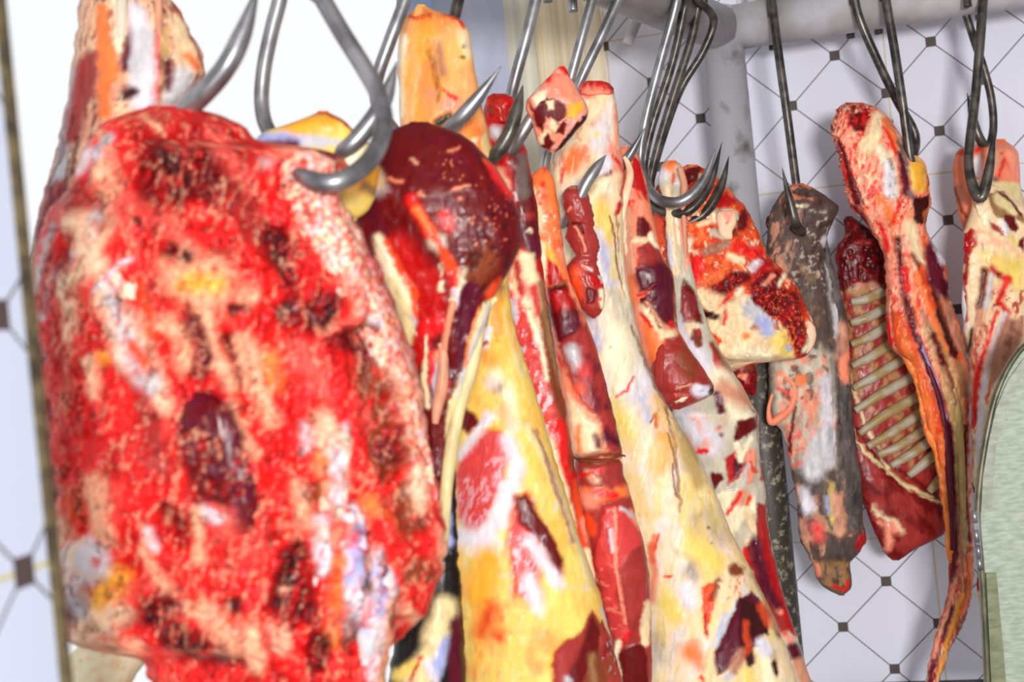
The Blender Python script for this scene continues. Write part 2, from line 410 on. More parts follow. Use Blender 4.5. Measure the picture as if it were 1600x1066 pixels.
# where the sight line through the mark meets the pillar face
den = pp[0]*sn[0]+pp[1]*sn[1]; tt = (EX*sn[0]+EY*sn[1])/den; mk = pp*tt
umk = (mk[0]-EX)*sd[0]+(mk[1]-EY)*sd[1]
def pil(u, z, off): return (EX+sd[0]*u-sn[0]*off, EY+sd[1]*u-sn[1]*off, z)
o = box('wall_left', [pil(-1.2, Z0, 0), pil(0, Z0, 0), pil(0, Z1, 0), pil(-1.2, Z1, 0), pil(-1.2, Z0, .14), pil(0, Z0, .14), pil(0, Z1, .14), pil(-1.2, Z1, .14)], lp_m, kind='structure')
M_ = Matrix(((sd[0], sn[0], 0, EX+sd[0]*umk), (sd[1], sn[1], 0, EY+sd[1]*umk), (0, 0, 1, mk[2]), (0, 0, 0, 1)))
o.data.transform(M_.inverted()); o.matrix_world = M_
tr_m = metal_mat('worn_corner_trim', (58, 50, 38), (112, 100, 70), .6, 60, .1, .4)
box('trim_1', [pil(-.012, Z0, -.004), pil(.002, Z0, -.004), pil(.002, Z1, -.004), pil(-.012, Z1, -.004), pil(-.012, Z0, .15), pil(.002, Z0, .15), pil(.002, Z1, .15), pil(-.012, Z1, .15)], tr_m, bev=.002, kind='structure')
# the doorway beside the tiled wall: pale post, door leaf with frame
def vslab(name, xa, xb, d, th, mat, kind=None, parent=None, z0=Z0, z1=Z1, bev=.003, yref=150):
    a = np.array(W(xa, yref, d)); b = np.array(W(xb, yref, d)); a[2] = b[2] = 0
    P = []
    for z in (z0, z1):
        for p in ((a[0], a[1]), (b[0], b[1]), (b[0]+.0, b[1]+th), (a[0], a[1]+th)): P.append((p[0], p[1], z))
    return box(name, P, mat, parent, bev, kind)
def streak_mat(name, c0, c1, rough=.5, sx=60, sz=.6):
    m, nt, b = newmat(name); L = nt.links.new
    tc = N(nt, 'ShaderNodeTexCoord'); mp = N(nt, 'ShaderNodeMapping'); mp.inputs['Scale'].default_value = (sx, sx, sz); L(tc.outputs['Object'], mp.inputs[0])
    n1 = N(nt, 'ShaderNodeTexNoise'); n1.inputs['Scale'].default_value = 1; n1.inputs['Detail'].default_value = 3; L(mp.outputs[0], n1.inputs[0])
    cr = N(nt, 'ShaderNodeValToRGB'); cr.color_ramp.elements[0].position = .35; cr.color_ramp.elements[1].position = .65
    cr.color_ramp.elements[0].color = (*lin(c0), 1); cr.color_ramp.elements[1].color = (*lin(c1), 1)
    L(n1.outputs[0], cr.inputs[0]); L(cr.outputs[0], b.inputs['Base Color']); b.inputs['Roughness'].default_value = rough; return m
cream = streak_mat('cream_door_frame', (214, 196, 158), (238, 226, 200)); creamd = streak_mat('pale_frosted_strip', (196, 196, 186), (226, 222, 204))
greyp = streak_mat('grey_blue_panel', (168, 176, 204), (192, 198, 222), .4, 10, 4); bluep = streak_mat('blue_edge', (150, 178, 226), (176, 196, 232), .4, 10, 2)
vslab('trim_2', 862, 951, 2.50, .10, cream, 'structure')
vslab('trim_3', 846, 864, 2.52, .05, cream, 'structure')
dr = vslab('door_1', 690, 806, 2.56, .04, greyp, 'structure')
child(vslab('door_frame', 800, 848, 2.55, .045, creamd), dr)
child(vslab('door_edge', 634, 692, 2.57, .04, bluep), dr)

# ---------------------------------------------------------------- the pipe rack
CN = np.array(W(1128, 46, 2.38)); RD = np.array((-.563, -.826, 0.)); RD /= np.linalg.norm(RD)
def P4(p, r): return (p[0], p[1], p[2], r)
rack = tag(empty('pipe_rack', tuple(CN)), 'grey painted steel pipe rack along the tiled wall that the hooks hang over', 'rack')
rr = .047
BR = -WD
t_ = tube('back_rail', [P4(CN-BR*.0, rr), P4(CN+BR*2.1, rr)], M_PIPE, 28, 1); child(t_, rack)
t_ = tube('side_rail', [P4(CN+RD*-.02, rr), P4(CN+RD*2.0, rr)], M_PIPE, 28, 1); child(t_, rack)
def stain_mat():
    m, nt, b = newmat('stained_pipe'); L = nt.links.new
    tc = N(nt, 'ShaderNodeTexCoord'); n1 = N(nt, 'ShaderNodeTexNoise'); n1.inputs['Scale'].default_value = 55; n1.inputs['Detail'].default_value = 8; n1.inputs['Roughness'].default_value = .7
    L(tc.outputs['Object'], n1.inputs[0])
    cr = N(nt, 'ShaderNodeValToRGB'); e = cr.color_ramp.elements; e[0].position = .52; e[1].position = .7
    e[0].color = (*lin((58, 52, 46)), 1); e[1].color = (*lin((186, 178, 150)), 1)
    L(n1.outputs[0], cr.inputs[0])
    sp = N(nt, 'ShaderNodeSeparateXYZ'); L(tc.outputs['Object'], sp.inputs[0])
    mr = N(nt, 'ShaderNodeMapRange'); mr.inputs[1].default_value = -.62; mr.inputs[2].default_value = -.72; mr.inputs[3].default_value = 0; mr.inputs[4].default_value = 1
    L(sp.outputs['Z'], mr.inputs[0])
    n2 = N(nt, 'ShaderNodeTexNoise'); n2.inputs['Scale'].default_value = 14; n2.inputs['Detail'].default_value = 6; L(tc.outputs['Object'], n2.inputs[0])
    c2 = N(nt, 'ShaderNodeValToRGB'); c2.color_ramp.elements[0].position = .28; c2.color_ramp.elements[1].position = .42
    c2.color_ramp.elements[0].color = (*lin((110, 100, 92)), 1); c2.color_ramp.elements[1].color = (*lin((176, 176, 184)), 1); L(n2.outputs[0], c2.inputs[0])
    mx = N(nt, 'ShaderNodeMix', data_type='RGBA'); L(mr.outputs[0], mx.inputs['Factor']); L(c2.outputs[0], mx.inputs['A']); L(cr.outputs[0], mx.inputs['B'])
    L(mx.outputs['Result'], b.inputs['Base Color']); b.inputs['Roughness'].default_value = .5; return m
child(tube('joint', [P4(CN+np.array((0, 0, rr*1.12*math.sin(a))), rr*1.12*math.cos(a)) for a in np.linspace(-1.5, 1.5, 15)], M_PIPE, 28, 1), rack)
pb = np.array((CN[0], CN[1], Z0)); t_ = tube('post', [P4((CN[0], CN[1], CN[2]+.02), rr*.9), P4(pb, rr*.9)], stain_mat(), 28, 1); origin(t_, tuple(CN)); child(t_, rack)
# upright bracket above the back rail
bp_ = [(1168, -60), (1222, -60), (1222, 25), (1168, 25)]
P = [W(x, y, 2.44) for x, y in bp_]+[W(x, y, 2.47) for x, y in bp_]
t_ = box('bracket', P, M_PIPE, bev=.002); child(t_, rack)

# ---------------------------------------------------------------- hooks
def railpt(depth):
    if depth >= CN[1]: depth = CN[1]
    return CN+RD*((CN[1]-depth)/-RD[1])
def hook(path, rp, label, mat, back=False, endp=None, group='butcher hooks hanging from the pipe rack', tipn=1, over=True, flip=1):
    """path: (px,py,depth) from the shaft down to the tip; rp radius in metres"""
    pts = [np.array(W(*p)) for p in path]
    top = pts[0]
    if over:
        if back:
            k = np.dot(top-CN, BR); rpnt = CN+BR*k
        else:
            rpnt = railpt(top[1])
        near = 'bunch' in group
        if near:      # these hang from the rail just beside its corner, close together
            u0 = (path[0][0]-800)/F; v0 = (533-path[0][1])/F; kx = RC*u0+RS*v0
            o_ = np.array((-RD[1], RD[0], 0.)); o_ = o_ if o_[1] < 0 else -o_
            C0 = CN+o_*(rr+rp*1.3); t0 = (kx*C0[1]-C0[0])/(RD[0]-kx*RD[1]); rpnt = CN+RD*t0
        side = np.array(RD if not back else BR); out = np.cross(side, (0, 0, 1.)); out /= np.linalg.norm(out)
        if np.dot(top-rpnt, out) < 0: out = -out
        out = out*flip
        R_ = rr+rp*1.3
        if near:
            if out[1] > 0: out = -out
            dt = (rpnt+out*R_)[1]
            for q_, (x_, y_, d_) in enumerate(path[:5]):
                w_ = 1-q_/4; pts[q_] = np.array(W(x_, y_, min(d_, dt)*w_+d_*(1-w_)))
            pts = pts[1:] if path[0][1] < -20 else pts[2:]
        pre = []
        if endp is not None: pre.append(np.array(W(*endp)))
        else: pre.append(rpnt-out*R_*1.05-np.array((0, 0, .045 if 'bunch' not in group else -.01)))
        for w in (170, 135, 100, 70, 45, 20, 0):
            a = math.radians(w); pre.append(rpnt+out*R_*math.cos(a)+np.array((0, 0, R_*math.sin(a))))
        pts = pre+pts
    n = len(pts); P = []
    for i, p in enumerate(pts):
        r = rp
        if i == n-1: r = rp*.06
        elif i == n-2 and tipn >= 1: r = rp*.95 if tipn == 1 else rp*1.0
        elif i in (n-3, n-4) and tipn >= 2: r = rp*1.16
        P.append((p[0], p[1], p[2], r))
    o = tube('meat_hook', P, mat, 14, 8)
    me = o.data; co = np.empty(len(me.vertices)*3); me.vertices.foreach_get('co', co); co = co.reshape(-1, 3)
    c = co.mean(0); origin(o, (float(c[0]), float(c[1]), float(co[:, 2].max())))
    return tag(o, label, 'hook', group)
hook([(262,-60,1.52), (240,10,1.52), (215,110,1.50), (212,180,1.45), (240,222,1.33), (292,172,1.245), (348,112,1.225), (380,50,1.225), (405,-28,1.225)], .0100,
     'pointed steel hook at upper left curving up out of the large red cut', M_STEEL, tipn=2)
hook([(443,-40,1.40), (437,0,1.40), (424,50,1.40), (412,110,1.40), (409,165,1.40), (420,205,1.39), (455,245,1.37), (505,255,1.35), (545,230,1.33), (580,190,1.33), (603,150,1.33), (620,96,1.33)], .0095,
     'steel hook with straight shaft dropping behind the yellow flap, leftmost full shaft', M_STEEL, tipn=2)
hook([(482,-45,1.28), (505,0,1.27), (535,52,1.26), (570,108,1.25), (592,150,1.24), (600,195,1.22), (585,240,1.185), (553,272,1.155), (515,286,1.145), (478,278,1.16), (440,255,1.20)], .0102,
     'thick curved steel hook biting the top of the large red cut', M_STEEL, tipn=1)
hook([(648,-60,1.50), (633,0,1.50), (610,62,1.50), (590,120,1.51), (588,160,1.53), (605,190,1.55), (640,225,1.56), (680,220,1.53), (712,192,1.50), (745,155,1.49), (783,104,1.48)], .0088,
     'bright steel hook with its point emerging right of the orange hock', M_STEEL, tipn=2)
hook([(728,-60,1.62), (716,0,1.64), (704,60,1.66), (700,150,1.66), (712,230,1.65), (735,262,1.62), (768,248,1.60), (795,210,1.59), (808,170,1.59), (817,133,1.59)], .0090,
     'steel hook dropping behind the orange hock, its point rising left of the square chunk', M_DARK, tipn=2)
hook([(858,-80,1.74), (837,0,1.74), (822,60,1.74), (803,130,1.75), (790,190,1.77), (778,240,1.77), (788,258,1.75), (806,226,1.70), (832,182,1.69), (856,150,1.69)], .0092,
     'steel hook with a straight shaft carrying the square pale chunk on its point', M_STEEL, tipn=1)
hook([(946,-80,1.88), (925,0,1.88), (908,62,1.88), (890,128,1.89), (868,200,1.90), (853,245,1.91), (850,290,1.90), (858,335,1.85), (878,350,1.80), (898,325,1.78), (914,290,1.77), (932,262,1.77), (947,242,1.77)], .0082,
     'steel hook over the widest yellow leg, holding a small dark red chunk', M_STEEL, tipn=2)
hook([(1003,-80,1.95), (966,0,1.95), (938,60,1.95), (905,130,1.96), (884,190,2.0), (885,240,2.03), (925,275,2.05), (960,270,2.02), (984,242,2.0), (1008,199,1.99)], .0088,
     'leaning steel hook with its bright point right of the widest yellow leg', M_STEEL, tipn=1)
GH_ = 'bunch of four hooks on the rack corner'
hook([(1058,-30,2.12), (1053,20,2.12), (1032,95,2.12), (1008,190,2.12), (1000,250,2.12), (1008,285,2.10), (1030,312,2.07), (1066,314,2.05), (1098,284,2.05), (1118,233,2.05)], .0088,
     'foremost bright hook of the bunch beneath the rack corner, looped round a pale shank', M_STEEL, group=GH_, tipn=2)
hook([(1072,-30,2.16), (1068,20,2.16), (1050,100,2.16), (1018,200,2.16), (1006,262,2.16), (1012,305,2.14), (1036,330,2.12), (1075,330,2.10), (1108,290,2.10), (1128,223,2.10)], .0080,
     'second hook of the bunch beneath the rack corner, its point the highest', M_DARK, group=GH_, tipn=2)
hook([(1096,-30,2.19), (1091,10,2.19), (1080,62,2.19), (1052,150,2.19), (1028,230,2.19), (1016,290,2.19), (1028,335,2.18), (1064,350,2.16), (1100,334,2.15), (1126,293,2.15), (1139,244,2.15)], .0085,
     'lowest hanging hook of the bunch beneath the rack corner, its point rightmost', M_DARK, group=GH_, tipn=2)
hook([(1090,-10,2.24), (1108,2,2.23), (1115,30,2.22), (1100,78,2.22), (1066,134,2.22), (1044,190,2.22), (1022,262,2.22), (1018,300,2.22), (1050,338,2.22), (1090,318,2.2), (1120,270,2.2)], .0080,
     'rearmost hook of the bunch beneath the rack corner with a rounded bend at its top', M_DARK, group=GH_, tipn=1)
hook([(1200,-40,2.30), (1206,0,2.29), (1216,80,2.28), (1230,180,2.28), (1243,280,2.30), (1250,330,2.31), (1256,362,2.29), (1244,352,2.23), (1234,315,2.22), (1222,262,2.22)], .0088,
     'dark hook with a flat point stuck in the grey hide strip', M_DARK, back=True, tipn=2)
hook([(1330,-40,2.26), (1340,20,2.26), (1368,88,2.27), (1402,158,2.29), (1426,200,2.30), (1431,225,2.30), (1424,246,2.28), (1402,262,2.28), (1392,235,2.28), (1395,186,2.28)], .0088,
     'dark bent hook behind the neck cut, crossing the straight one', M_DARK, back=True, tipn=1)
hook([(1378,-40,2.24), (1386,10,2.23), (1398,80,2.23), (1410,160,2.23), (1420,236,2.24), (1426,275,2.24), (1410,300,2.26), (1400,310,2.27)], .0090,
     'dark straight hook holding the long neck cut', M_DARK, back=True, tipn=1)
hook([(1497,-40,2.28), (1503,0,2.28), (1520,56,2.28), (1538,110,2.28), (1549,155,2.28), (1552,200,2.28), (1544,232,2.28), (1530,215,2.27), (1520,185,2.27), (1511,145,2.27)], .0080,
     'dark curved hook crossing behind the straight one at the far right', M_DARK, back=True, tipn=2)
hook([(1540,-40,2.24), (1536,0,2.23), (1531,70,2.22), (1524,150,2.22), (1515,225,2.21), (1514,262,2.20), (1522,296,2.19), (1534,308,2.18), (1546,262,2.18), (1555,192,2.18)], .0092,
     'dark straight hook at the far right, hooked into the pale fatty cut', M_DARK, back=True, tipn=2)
pg = tube('peg', [P4(W(1004, 10, 2.36), .0115), P4(W(980, 69, 2.36), .0115)], M_PIPE, 16, 1); child(pg, rack)
# ---------------------------------------------------------------- metal door panel on the right
def panel():
    prof = [(1545,1110), (1540,990), (1535,900), (1528,810), (1532,745), (1541,685), (1553,630), (1568,590), (1585,560), (1605,538), (1640,520), (1720,510), (1720,1110)]
    S = np.array(prof, float); P2 = []
    import bmesh
    root = None; d = 1.95
    o = None
    pts = spline([(x, y, 0) for x, y in prof[:12]], 6)
    ring = [(p[0], p[1]) for p in pts]+[(1720, 1110)]
    def ext(name, ring, da, db, mat, bev=0):
        m = len(ring); V = [tuple(W(x, y, da)) for x, y in ring]
        V2 = [tuple(Vector(v)+Vector((0, db-da, 0))) for v in V]
        me = bpy.data.meshes.new(name); me.from_pydata(V+V2, [], [list(range(m)), [m+i for i in range(m)][::-1]]+[[i, m+i, m+(i+1) % m, (i+1) % m] for i in range(m)]); me.update()
        bm = bmesh.new(); bm.from_mesh(me); bmesh.ops.recalc_face_normals(bm, faces=bm.faces)
        bm.to_mesh(me); bm.free(); return link(name, me, mat)
    pm = streak_mat('scratched_galvanised_sheet', (152, 164, 148), (180, 190, 176), .5, 45, 160)
    dk = metal_mat('rim_steel', (84, 84, 66), (120, 118, 96), .4, 30, .4)
    a = ext('metal_door', ring, 1.95, 1.968, pm); origin(a, W(1600, 800, 1.95))
    tag(a, 'grey-green metal door panel with rounded corner at lower right', 'door panel')
    # rim bent along the curved edge
    rim = tube('rim', [(*W(x, y, 1.948), .0045) for x, y in prof[:12]], dk, 10, 6); child(rim, a)
    # stiffening strips riveted to the face
    def strip(name, pts, mat):
        o = ext(name, pts, 1.9455, 1.9495, mat); child(o, a); return o
    g2 = streak_mat('olive_strip', (112, 118, 88), (136, 142, 112), .5, 45, 120)
    strip('stiffening_strip', [(1541,896), (1557,896), (1576,1110), (1551,1110)], g2)
    g3 = streak_mat('pale_strip', (150, 156, 142), (176, 182, 168), .5, 45, 120)
    strip('stiffening_strip', [(1533,800), (1549,800), (1556,700), (1580,620), (1600,585), (1600,560), (1575,595), (1556,640), (1545,690), (1536,745)], g3)
    h = ext('hinge_leaf', [(1519,797), (1530,799), (1536,890), (1529,892)], 1.942, 1.9455, M_STEEL); child(h, a)
    for i, (x, y) in enumerate(((1523, 808), (1526, 838), (1529, 862), (1531, 882))):
        k = tube('hinge_knuckle', [(*W(x-1.5, y-9, 1.938), .0045), (*W(x+1, y+9, 1.938), .0045)], M_STEEL, 12, 1); child(k, h)
panel()
# narrow ledge under the tiled wall
lm = metal_mat('ledge_metal', (60, 52, 50), (90, 80, 78), .5, 20, .5)
zl = onwall(1480, 1063)[2]
ul, ur = wuv(onwall(1290, 1063))[0], wuv(onwall(1560, 1063))[0]+1.2
box('trim_4', [wallpt(ul, zl-.03, 0), wallpt(ur, zl-.03, 0), wallpt(ur, zl, 0), wallpt(ul, zl, 0), wallpt(ul, zl-.03, .06), wallpt(ur, zl-.03, .06), wallpt(ur, zl, .06), wallpt(ul, zl, .06)], lm, kind='structure')
# ---------------------------------------------------------------- the cuts of meat
GR = 'cuts of meat hanging on the hooks'
# 1 the large red cut in front
o = cut('red_forequarter', '165:222,300 172:195,332 182:180,352 200:150,388 222:138,400 232:134,500 245:130,538 262:124,545 300:100,528 340:72,550 390:58,578 440:54,602 510:55,628 560:57,648 610:60,660 680:63,668 740:67,680 800:72,692 850:78,696 900:84,690 950:92,672 980:98,645 1008:108,612 1018:150,606 1030:225,605 1066:235,602 1150:262,590 1220:300,560',
  1.25, .17, '''
@0,0,2.665
M R 0 26 40 10 .05 .5 .75
M p 2 26 60 -10 .45 .4 .4
M r -3 24 60 -12 .15 .4 .6
G r -4 60 150,170 390,200 480,330 470,470 380,440 250,330 170,260
G m -7 40 215,215 330,215 350,300 300,335 220,300
G m -6 30 325,320 420,330 425,400 350,395
G d -6 30 400,350 470,330 480,490 430,500 400,430
G R 3 36 290,340 330,345 500,500 540,560 470,520 380,440
G p 5 50 225,400 310,390 400,440 400,500 300,480 230,470
G R 3 30 470,400 560,410 570,500 500,520
G r -4 24 480,430 540,440 540,490 490,490
G P 2 60 75,440 180,450 260,560 250,680 90,700
G p 3 40 90,430 160,440 190,560 130,640 90,560
G q -4 50 180,640 270,660 290,830 200,830
G n -8 30 540,500 600,520 640,700 620,740 560,640
G d -8 30 570,740 640,700 660,840 640,920 590,840
G r -3 40 310,800 410,800 410,920 330,930
G d -9 30 400,790 480,800 490,900 440,970 400,900
G R 0 40 90,640 140,720 150,830 90,820
# top mass
S r 4 60,40 60 560,520 700,560 860,520 980,560
S R 3 60 50 420,560 560,640 760,720 980,700 1060,900
S m -8 70,90 60 640,640 720,780 820,860 900,760 860,640
S d -6 50 40 700,640 760,760
S m -6 60,40 50 960,700 1000,640
S P 4 40 40 880,560 980,700 1050,820
S j 3 14 16 610,480 660,540
S j 3 16 20 420,560 470,620
S l 3 22 24 440,600 460,580
S j 4 50,20 40 440,700 480,900 400,1040
S w 3 26 24 330,700 360,640 420,640
S P 3 60 40 520,860 700,940 800,1060
S R 4 60 40 820,900 920,980 1060,1060
S m -5 40 40 980,860 1066,960 1066,860
S l 3 30,16 24 380,900 400,1010
S J 3 26 24 320,930 340,1060
S q -3 40 30 300,800 360,860
@0,330,2.665
S J 4 60,40 36 330,60 400,220 290,300
S J 4 40,20 30 260,300 300,400 290,520
S l 3 12,16 16 230,60 180,180 150,340
S w 3 14 14 300,180 240,260 180,440
S q -4 20 20 300,120 250,260 190,420
S v -5 30,26 26 140,560 170,800 200,840
S J 6 50,70,90,60 34 440,340 520,480 580,640 660,820
S l 4 26,60 30 470,330 550,560 620,720
S w 6 14,12 14 400,330 480,240 550,195
S m -5 10,6 10 500,280 508,440
S O 2 30 30 560,560 620,640
S O -2 20 20 580,300 640,520
S R -3 60 50 420,700 560,780 640,900
S q -3 40,60 50 600,820 640,960 660,1060
S Y 2 26 30 430,620
S J 3 22,18 26 380,620 390,760
S j 4 90 70 900,260 840,330 760,240
S Y 3 40 40 780,300 900,300
S R 2 50 40 820,80 960,140 1060,280
S d -5 34 30 700,160 780,190
S d -3 20 20 960,400 1030,420
S R 2 30 30 540,60 660,140
S k -3 18 18 580,50
S j 5 34,40 26 840,400 880,560 960,720
S j 3 40 30 680,460 760,520 780,640
S v -6 34,30 26 800,460 860,600 830,680
S m -6 44,24 26 960,540 1010,640 1010,720
S j 4 24 20 1050,560 1066,760
S R 3 40 30 880,760 960,820
S j 4 26 22 960,800 1000,920 1060,1020
S v -4 110,90 50 850,870 900,1000
S d -4 40 40 940,860 980,960
@0,666,2.665
S v 6 100,110 40 850,80 940,220
S m 3 100,80 40 850,60 900,320
S P 3 70 60 960,420 1000,520
S R 2 50 50 1000,600 960,520
S w 3 30 26 840,360 900,380
S j 4 26 20 820,360 830,560
S R -2 50,40 40 290,200 340,340 320,440
S O 2 36,30 30 290,280 310,370
S d -6 26 26 210,200 230,290
S j 3 50,30 40 400,240 420,400 460,480
S R -3 60 50 560,240 660,380 740,480
S m -4 40 40 700,360 760,440
S r -5 30,26 30 540,440 560,600
S w 3 22 22 620,440 640,500
S j 3 20,40 26 600,520 660,640 740,700
S Y 3 60 40 480,640 420,740 460,800
S J 4 60 40 230,440 240,560 300,680
S w 8 100,90 34 370,560
S P 2 26 30 400,560
S l 4 50 40 300,700 330,780
S m -4 26 26 260,700 300,820
S m -4 70,60 50 600,790 720,740
S d -3 36 40 620,800
S R 2 40 30 370,900 500,860 600,880
S j 4 50,40 30 420,940 560,930
S J 4 60 40 330,880 480,800
S R 2 60 40 760,620 900,680 1000,740
S j 3 18,30 20 840,700 860,780 800,760
S d -6 60,30 40 720,880 900,960 1000,960
S d -6 40 30 970,760
S j 4 50 30 880,800 960,900
@380,0,2.665
S p 4 60,70 40 200,640 300,620 380,650
S r -2 30 30 250,680 380,680
M r -3 5 9 -25 .1 .2 .8 150,640 370,600 420,720 520,1066 260,1066 140,800
S J 4 60,50 36 290,640 320,780 380,1000
M r -3 4 7 -20 .15 .2 .9 150,640 400,600 430,720 520,1066 260,1066 140,800
S m -4 40 36 280,630 380,650
S J 4 30,50 26 400,800 440,900 460,1060
S l 3 26 30 90,690
S q -4 70 60 30,850 60,960
S R 2 60 50 100,760 200,1000
@380,330,2.665
S d -6 60,50 40 140,120 200,300 180,420
S R 3 70,60 50 300,320 420,420
S R 3 60,50 30 300,250 420,280 480,380
S m -5 70 50 340,380 300,440
S d -3 30 26 330,470 360,430
S j 6 70,60,70,60 40 360,0 460,260 600,540 680,760
S j 6 60,50 40 680,760 720,1060
M w 2 6 10 -20 .2 .25 .6 280,0 480,0 700,560 780,1066 660,1066 560,640 420,300
M r -4 6 12 -30 .15 .2 .8 280,0 480,0 700,560 780,1066 660,1066 560,640 420,300
S w 9 40,36 16 490,460 530,470
S j 5 26,20 20 480,470 360,500
S P 3 24,20 20 470,450 350,520
S n -7 60,80,50 40 490,520 520,700 600,760
S m -3 70 50 420,560 540,560
S n -7 70,60 40 560,850 600,1000 620,1066
S r -3 16 20 500,840 620,760
S o 3 40 30 110,620 130,720
S j 4 40,30 26 0,540 40,700 120,880
S P 3 60 40 240,600 380,760 480,880
S R 3 60,50 40 400,640 420,860 480,1060
S l 4 24,34 24 250,900 270,980
S J 5 36,50 30 330,860 350,1060
S w 3 20 16 415,900
S R 3 40 30 40,200 140,340
S j 4 46 30 20,350
@380,666,2.665
S e 6 50,54,30 24 390,60 380,240 380,380
S w 3 34 26 370,120 390,300
S o 3 24 24 310,120 330,300
S j 3 40 30 230,260 260,360
S R 3 44 36 480,100 520,240
S m -6 60,40 40 610,100 640,40
S n -6 70 40 640,220 720,400
S w 8 26,54,50,30 20 450,340 470,520 460,720 440,860
S b 4 30,36 26 470,440 460,640
S w 8 30,60,56,24 20 550,540 570,680 560,860 530,1050
S b 4 30,36 26 560,600 560,760
S d -7 16,10 12 505,420 505,700
S d -6 12,10 12 360,480 370,640
S w 6 40,34 20 320,400 330,600
S o 4 40,36,30 26 520,320 600,440 640,560
S R 4 50,40 30 560,420 660,560 680,680
S R 3 20 20 560,300 700,170
S J 4 36,30 24 720,200 740,340
S R 3 24 20 680,520 800,430
S j 4 26,30 20 820,460 850,640
S n -6 50 30 780,620 700,600
S R 3 40 24 640,860 740,760 840,640
S j 3 26 18 660,760 720,820
S d -8 50,120 40 200,560 200,800
S k -5 30 30 230,500 250,600
S j 4 18 14 170,685
S R 3 40 30 60,760 200,1000
S j 4 40 26 30,860 60,1000
S R 4 36 24 250,840 220,1000
S o 3 26 22 390,560 370,900
S j 4 30,24 18 600,740 590,900
S j 4 30 18 590,960 570,1060
S j 4 26 18 500,880
S d -6 40 24 320,900 310,980
G d*.6 -5 30 230,230 330,225 350,300 300,325 220,300
G n*.6 -5 24 335,330 415,330 430,395 360,385
G d*.7 -5 26 405,360 455,345 470,470 430,480 405,430
G d*.75 -6 26 550,520 595,525 635,690 610,720 545,620
G d*.75 -6 26 580,760 640,710 655,830 640,890 600,850
G d*.8 -6 30 405,800 470,790 480,880 440,950 400,900
G m*.6 -4 30 200,680 265,690 280,820 220,840
G R*.5 2 30 310,350 350,350 500,500 550,560 460,520 380,450
G R*.5 2 26 190,190 390,200 400,240 220,230
G j*.6 4 26 230,410 310,395 400,440 395,490 300,475
G J*.7 4 24 95,830 180,840 190,900 170,960 110,930
m j 3 18 60 -12 .72 .3 .6
m d -5 18 50 -14 .78 .12 .6
M R 0 9 30 -14 .5 .25 .45
m R 2 10 30 -16 .7 .2 .5
M d -4 7 18 -16 .65 .15 .5
L m 7 26 .12
''', base='R', mat='red', step=3.6, warp=5, wl=18, rag=4, ragwl=12, relief=2.4, lump=5, lumpwl=40, seed=11, k=.6, end=(30, 30), nz=.25)
big = thing(o, 'largest cut of raw red beef, front left, with pale sinew and marbled fat', 'meat', GR)

def flat(name, par, rows, d, T, col, art='', mat='wet', **k):
    o = cut(name, rows, d, T, art, base=col, mat=mat, **k); return child(o, par)
kw = dict(step=3.4, rag=2, ragwl=14, lump=2, lumpwl=20, k=.5, warp=4, wl=14)
flat('sinew', big, '402:190,204 412:176,210 425:158,212 440:148,216 470:152,222 500:160,226 540:176,232 580:200,238 620:224,246 650:244,254', 1.178, .022, 'J', 'M l 0 6 30 -18 .1 .3 .6\nM P 0 5 24 -18 .4 .2 .6\nG q -5 8 186,434 192,434 190,500 184,490', seed=12, **kw)
flat('sinew', big, '672:508,520 684:504,534 720:504,544 760:500,546 800:498,540 830:496,526 870:494,512 920:490,502', 1.168, .022, 'J', 'M l 0 6 20 -4 0 .3 .8\nM o 0 5 22 0 .4 .2 .6 495,680 515,680 510,900 490,900', seed=13, **kw)
flat('sinew', big, '790:538,550 810:534,562 850:530,574 900:530,572 940:532,562 980:536,548', 1.17, .022, 'l', 'M b 0 8 26 0 .1 .4 .5\nM j 0 5 20 0 .4 .2 .5', seed=14, **kw)
flat('sinew', big, '862:582,594 885:574,612 920:570,622 960:562,606 1000:558,586 1040:562,578', 1.18, .022, 'l', 'M b 0 8 26 0 .15 .4 .5\nM j 0 5 20 0 .4 .2 .6', seed=15, **kw)
flat('sawn_bone', big, '838:128,150 848:112,168 865:104,174 885:106,174 900:116,168 912:128,156', 1.185, .05, 'J', 'S w 1 26 16 140,876\nS P 0 9 9 152,880', mat='fat', seed=16, **kw)
flat('muscle', big, '612:296,320 625:288,346 650:284,366 690:286,380 730:292,396 770:306,404 810:324,404 840:340,396', 1.166, .035, 'v', 'M m 0 12 30 -12 0 .4 .8\nS P 0 24 30 330,800 350,840\nM i 0 10 16 0 .45 .3 .4', seed=17, **kw)
flat('fat_band', big, '236:452,500 250:440,522 280:432,530 320:446,528 370:470,552 420:500,574 470:532,596 520:560,616 570:586,634 620:606,650 680:630,664 740:648,678 790:662,686', 1.18, .05, 'J', 'M r -1 5 9 -25 .1 .2 .9\nM P 0 7 12 -25 .1 .3 .7\nM m -2 5 8 -25 .4 .2 .8\nM w 1 5 9 -25 .35 .2 .6', bend=((236, .0), (400, .005), (560, .02), (800, .045)), seed=18, **kw)

